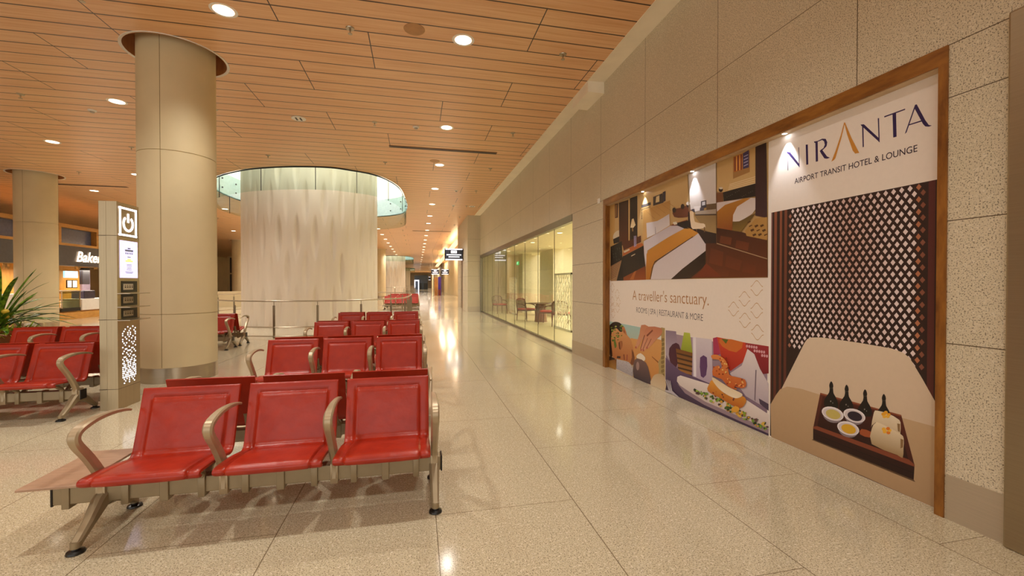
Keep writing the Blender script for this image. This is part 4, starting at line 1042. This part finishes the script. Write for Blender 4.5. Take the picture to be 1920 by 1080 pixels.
# ------------------------------------------------------------------ hanging signs and far-hall things
M_SIGN = mat('sign_slate', '#3d4356', .35)
def light_sign(px0, py0, px1, py1, y, label, arm=None, txt=True):
    A, B = at_y(px0, py0, y), at_y(px1, py1, y); cx = (A.x+B.x)/2; w = B.x-A.x; h = A.z-B.z
    t = empty('hanging_sign', (cx, y, B.z), label, 'sign', 'lit hall signs')
    b = MB(); b.box(-w/2, 0, h*.1, w/2, .12, h*.9, .004); b.build('sign_box', M_SIGN, t)
    b = MB(); b.box(-w/2, -.005, 0, w/2, .13, h*.1); b.box(-w/2, -.005, h*.9, w/2, .13, h); b.build('light_band', m_emit('sign_band', '#eef0ff', 1.3), t)
    b = MB(); b.box(-w/2-.04, -.01, -.02, -w/2, .14, h*1.02); b.box(w/2, -.01, -.02, w/2+.04, .14, h*1.02); b.build('end_plate', M_DARK, t)
    if txt:
        b = MB(); e = -.004
        b.box(-w*.17, e, h*.60, -w*.01, 0, h*.84); b.box(.01*w, e, h*.60, w*.17, 0, h*.84); pg = b.build('pictogram', m_emit('sign_white', '#f4f6ff', 1.3), t)
        b = MB(); b.box(-w*.13, e-.003, h*.66, -w*.06, e, h*.7); b.prism([(w*.05, h*.78), (w*.12, h*.66), (w*.14, h*.69), (w*.08, h*.79)], 'y', e-.003, e); b.build('pictogram_mark', M_SIGN, pg)
        b = MB(); rq = random.Random(2)
        for z, ww in ((.42, .43), (.24, .31)):
            x = -w*ww
            while x < w*ww: 
                l = rq.uniform(.02, .05)*w; b.box(x, e, h*z, x+l, 0, h*(z+.09)); x += l+.008*w
        b.build('sign_text', m_emit('sign_white', '#f4f6ff', 1.3), t)
    if arm:
        b = MB(); 
        for zz in (.12, .85): b.box(w/2+.03, .04, h*zz, arm-cx, .08, h*zz+.04)
        b.build('wall_bracket', M_DARK, t)
    else:
        b = MB(); 
        for q in (-.35, .35): b.box(w*q-.012, .05, h, w*q+.012, .075, ZC-B.z)
        b.build('hanger_rod', M_STEEL, t)
    return t
light_sign(835, 466, 867, 488, 24.6, 'nearest lit hanging sign with pictograms beside the far pilaster', arm=2.62)
light_sign(809, 505, 823, 514.5, 46., 'small lit hanging sign far down the hall, left one of the pair')
light_sign(828, 505, 841, 514.5, 46.5, 'small lit hanging sign far down the hall, right one of the pair')
p = at_z(826, 553, 0); y = p.y
def farbox(name, label, cat, px0, pyT, px1, y, m, d=.3, z0=0., kind=None):
    A, B = at_y(px0, pyT, y), at_y(px1, pyT, y); b = MB(); b.box(A.x, y, z0, B.x, y+d, A.z, .01); return tag(b.build(name, m), label, cat, kind=kind)
farbox('display_banner', 'tall brown banner stand far down the hall', 'banner', 814.5, 520, 821, 55., mat('banner_ochre', '#b27a3c', .5, var=.3, scale=2))
farbox('display_banner', 'tall violet banner far down the hall beside the brown one', 'banner', 821.5, 519, 827, 55.5, mat('banner_violet', '#4a2c9a', .5, var=.15))
farbox('display_plinth', 'small dark red plinth at the foot of the violet banner', 'plinth', 822, 543, 826, 54.6, mat('plinth_red', '#6e241c', .5))
for i, q in enumerate((812.5, 829, 832)):
    y = 52.+i*1.5; A = at_z(q, 555, 0); x = at_y(q, 530, y).x; t = empty('barrier_post', (x, y, 0), ['slim steel post left of the brown banner', 'slim steel post right of the violet banner', 'second slim steel post right of the violet banner'][i], 'post', 'barrier posts')
    b = MB(); b.lathe([(.12, 0), (.12, .03), (.03, .05), (.03, 2.1)], 14, (0, 0, 0)); b.build('pole', M_STEEL, t, 40)
# dark end of the hall
t = empty('end_portal', (-6, 118, 0), 'dark glazed portal closing the far end of the hall', 'portal'); o = t.location[:]
A, B = at_y(777, 516, 118.), at_y(802, 516, 118.)
b = MB(); b.box(A.x, 118, 0, B.x, 118.5, A.z); b.build('dark_glazing', mat('portal_dark', '#3c4450', .25, var=.2, scale=.4), t, None, o)
b = MB(); zz = at_y(790, 531, 118.).z
for q0, q1 in ((786, 791), (794.5, 801)): b.box(at_y(q0, 530, 117.9).x, 117.85, 0, at_y(q1, 530, 117.9).x, 118, zz)
b.build('dark_door', mat('portal_black', '#17181c', .3), t, None, o)
b = MB(); x0, x1, zt = at_y(777, 530, 117.5).x, at_y(784, 530, 117.5).x, at_y(780, 527, 117.5).z
b.box(x0, 117.4, 0, x0+.25, 117.7, zt); b.box(x1, 117.4, 0, x1+.25, 117.7, zt); b.box(x0, 117.4, zt, x1+.25, 117.7, zt+.3); b.build('white_gate', M_LED, t, None, o)
light_sign(803.5, 519, 807.5, 525, 80., 'tiny white lit sign at the far end of the hall', txt=False)

# ------------------------------------------------------------------ furniture seen through the glass
M_CHW = m_wood('chair_walnut', '#4b2a18', '#6b4026', (4, 4, 1), .35)
M_CUSH = mat('coral_cushion', '#c4453c', .6, var=.1)
def make_armchair():
    t = empty('lounge_chair', (0, 0, 0)); w, d = .29, .27
    b = MB(); b.box(-w, -d, .40, w, d, .44, .01); b.build('seat_frame', M_CHW, t)
    b = MB(); b.box(-w+.02, -d+.02, .44, w-.02, d-.03, .50, .02); b.build('seat_cushion', M_CUSH, t, 40)
    for sx in (-1, 1):
        for sy in (-1, 1):
            b = MB(); b.tube([(sx*(w-.03), sy*(d-.03), .42), (sx*(w-.01), sy*(d+.0), 0)], [.022, .014], 8); b.build('leg', M_CHW, t, 40)
        b = MB(); b.tube(catmull([(sx*(w-.02), -d+.06, .44), (sx*w, -d+.04, .58), (sx*w, -.02, .66), (sx*(w-.03), d-.02, .68)], 4), .016, 8); b.build('armrest', M_CHW, t, 40)
    b = MB(); b.tube(catmull([(-w+.03, d-.02, .42), (-w+.02, d+.04, .78), (-w*.5, d+.06, .87), (w*.5, d+.06, .87), (w-.02, d+.04, .78), (w-.03, d-.02, .42)], 5), .02, 8); b.build('back_rail', M_CHW, t, 40)
    b = MB()
    for i in range(9): x = -w+.07+i*(2*w-.14)/8; b.box(x-.006, d+.0, .46, x+.006, d+.03, .85)
    for i in range(5): z = .52+i*.07; b.box(-w+.04, d+.01, z, w-.04, d+.025, z+.012)
    b.build('back_weave', mat('weave_grey', '#8d7c68', .6), t); return t
ac0 = make_armchair()
for i, (px, py, rz, lab) in enumerate(((1053, 612, 2.6, 'walnut armchair with a coral seat behind the nearest glass panes'), (1027, 607, -2.2, 'second coral seated armchair, partly behind the round table'), (987, 601, .6, 'coral seated walnut chair left of the round table behind the glass'), (937, 588, .3, 'far coral seated chair deep behind the middle panes'))):
    o = ac0 if i == 0 else copy_tree(ac0); p = at_z(px, py, .012); o.location = p; o.rotation_euler = (0, 0, rz); drop(o); tag(o, lab, 'armchair', 'lounge armchairs')
p = at_z(1014, 603, .012); t = empty('round_table', p, 'round walnut table behind the glass between the coral chairs', 'table')
b = MB(); b.lathe([(0, .70), (.5, .70), (.52, .715), (.5, .735), (0, .735)], 36); b.build('tabletop', M_CHW, t, 40)
b = MB(); b.lathe([(.26, 0), (.24, .05), (.2, .68), (.24, .70)], 28); b.build('pedestal', mat('pedestal_brown', '#7c5c44', .4), t, 40)
# branch pattern lattice screens
def lattice(px0, px1, x, pyb, pyt, label, seed):
    A, B = at_x(px0, 560, x), at_x(px1, 560, x); y1, y0 = A.y, B.y; zt = at_x((px0+px1)/2, pyt, x).z
    t = empty('lattice_screen', (x, (y0+y1)/2, .012), label, 'screen', 'lattice screens'); o = t.location[:]
    M_ = mat('lattice_cream', '#f2ead2', .5)
    b = MB()
    for q in ((y0, .02, y0+.06, zt), (y1-.06, .02, y1, zt), (y0, zt-.06, y1, zt), (y0, .012, y1, .08)): b.box(x-.03, q[0], q[1], x+.03, q[2], q[3])
    b.build('frame', M_, t, None, o)
    b = MB(); r_ = random.Random(seed); W = y1-y0
    for s in range(max(3, int(W/.22))):
        yc = y0+W*(s+.5)/max(3, int(W/.22)); pts = [(x, yc+.05*sin(q*1.7+s), .05+(zt-.1)*q/12) for q in range(13)]; b.tube(pts, .014, 5)
        for q in range(1, 12):
            for sd in (-1, 1):
                e = r_.uniform(.10, .17); b.tube([pts[q], (x, pts[q][1]+sd*e*.6, pts[q][2]+e*.5), (x, pts[q][1]+sd*e, pts[q][2]+e*1.2)], .008, 5)
    b.build('branch_lattice', M_, t, None, o)
lattice(1042, 1073, 4.6, 600, 512, 'cream branch patterned lattice screen behind the nearest panes', 1)
lattice(956, 968, 4.6, 590, 520, 'cream lattice screen deep behind the middle panes', 2)
p = at_x(971, 494, 5.0); t = empty('exit_sign', (5.0, p.y, p.z-.08), 'small green lit exit sign hanging in the lounge', 'exit sign'); o = t.location[:]
b = MB(); b.box(4.98, p.y-.22, p.z-.08, 5.02, p.y+.22, p.z+.1); b.build('sign_box', m_emit('exit_green', '#3fae58', 1.2), t, None, o)
b = MB(); b.box(4.995, p.y-.01, p.z+.1, 5.005, p.y+.01, LC); b.build('hanger', M_STEEL, t, None, o)
vs, fs = text_shape('EXIT'); wv = max(v[0] for v in vs); b = MB(); vv = [b.bm.verts.new((4.976, p.y+.16-v[0]/wv*.32, p.z-.04+v[1]*.15)) for v in vs]
for f in fs: b.bm.faces.new([vv[i] for i in f])
b.build('exit_text', m_emit('exit_white', '#f2fff4', 2.), t, None, o)
first = None
for i, (x, y) in enumerate(((4.25, 10.3), (4.25, 12.4), (4.25, 15.5), (4.25, 19.8))):
    if first is None:
        first = empty('lounge_downlight', (x, y, LC)); b = MB(); b.lathe([(.08, 0), (.105, -.008), (.105, 0)], 24, (0, 0, 0), False); b.build('trim_ring', M_WHITE, first, 40); b = MB(); b.lathe([(0, -.002), (.08, -.002)], 20, (0, 0, 0), False); b.build('lamp_disc', M_LAMP, first); o = first
    else: o = copy_tree(first)
    o.location = (x, y, LC); drop(o); tag(o, 'small downlight in the lounge ceiling, %s to the near end of the glass' % ['closest', 'second closest', 'third closest', 'farthest'][i], 'ceiling light', 'lounge downlights')

# ------------------------------------------------------------------ light
def lamp(name, typ, loc, e, col=(1, .86, .68), **kw):
    l = bpy.data.lights.new(name, typ); l.energy = e; l.color = col
    for k, v in kw.items(): setattr(l, k, v)
    o = bpy.data.objects.new(name, l); COL.objects.link(o); o.location = loc; return o
WARM = (1, .955, .87)
PW = 258.
for x, y in lamps:
    if y > 62 and y not in (72., 90., 112.): continue
    lamp('downlight_lamp', 'SPOT', (x, y, ZC-.03), PW*(1.6 if y > 45 else 1.), WARM, spot_size=R(125), spot_blend=.85, shadow_soft_size=.09)
for x in (-5.83, -2.5, .68):           # the rows go on behind the camera
    for y in (3.1, -.2): lamp('downlight_lamp', 'SPOT', (x, y, ZC-.03), PW*.8, WARM, spot_size=R(125), spot_blend=.85, shadow_soft_size=.09)
for x, y, z in spots:
    o = lamp('billboard_spot', 'SPOT', (x-.01, y, z), 19, (.93, .95, 1), spot_size=R(62), spot_blend=.7, shadow_soft_size=.012); o.rotation_euler = (0, R(-7), 0)
for x, y in ((4.25, 10.3), (4.25, 12.4), (4.25, 15.5), (4.25, 19.8)): lamp('lounge_spot', 'SPOT', (x, y, LC-.02), 36, WARM, spot_size=R(150), spot_blend=.6, shadow_soft_size=.06)
for y in (11, 15, 19.5): lamp('lounge_lamp', 'AREA', (7.6, y, LC+.45), 180, (1, .97, .92), shape='RECTANGLE', size=2.2, size_y=3.2)
for k in range(2):
    for x, y, sx, sy in ((-3.9, 15.1, 4., .9), (-1.0, 19.5, .8, 5.), (-6.9, 19.5, .8, 4.), (-4, 22.6, 4., 2.)): lamp('well_daylight', 'AREA', (x, y+k*PERIOD, 8.5), 260, (.93, .96, 1), shape='RECTANGLE', size=sx, size_y=sy)
for x, y in ((-3, 108), (-6, 132), (2, 130)): lamp('hall_end_fill', 'AREA', (x, y, 5.), 700, (1, .94, .82), shape='RECTANGLE', size=4, size_y=4)  # added fill without fixtures, lifts the dark end of the hall
for y in (35, 50, 70, 95): lamp('hall_wall_fill', 'AREA', (3.4, y, 5.), 330, (1, .92, .76), shape='RECTANGLE', size=1.5, size_y=8)  # added fill without fixtures, brightens the wall where the hall widens
for y in (17, 22, 26): lamp('bakery_lamp', 'AREA', (BX-1.6, y, zs0-.1), 140, (1, .88, .72), shape='RECTANGLE', size=1.2, size_y=2.5)
w = bpy.data.worlds.new('concourse_ambient'); SC.world = w; w.use_nodes = True
bg = w.node_tree.nodes['Background']; bg.inputs[0].default_value = (1, .94, .85, 1); bg.inputs[1].default_value = 1.3

# ------------------------------------------------------------------ camera and view
cam = bpy.data.cameras.new('camera'); cam.lens = 15.; cam.sensor_width = 36.; cam.clip_end = 400; cam.clip_start = .05
co = bpy.data.objects.new('camera', cam); COL.objects.link(co); co.location = (0, 0, EYE); co.rotation_euler = (R(90)+PIT, 0, -YAW); SC.camera = co
SC.view_settings.view_transform = 'Standard'; SC.view_settings.look = 'None'; SC.view_settings.gamma = 1; SC.view_settings.exposure = 0.14
SC.view_settings.use_curve_mapping = False
SC.cycles.use_denoising = True
SC.cycles.max_bounces = 8; SC.cycles.diffuse_bounces = 4; SC.cycles.transparent_max_bounces = 24; SC.cycles.sample_clamp_indirect = 6
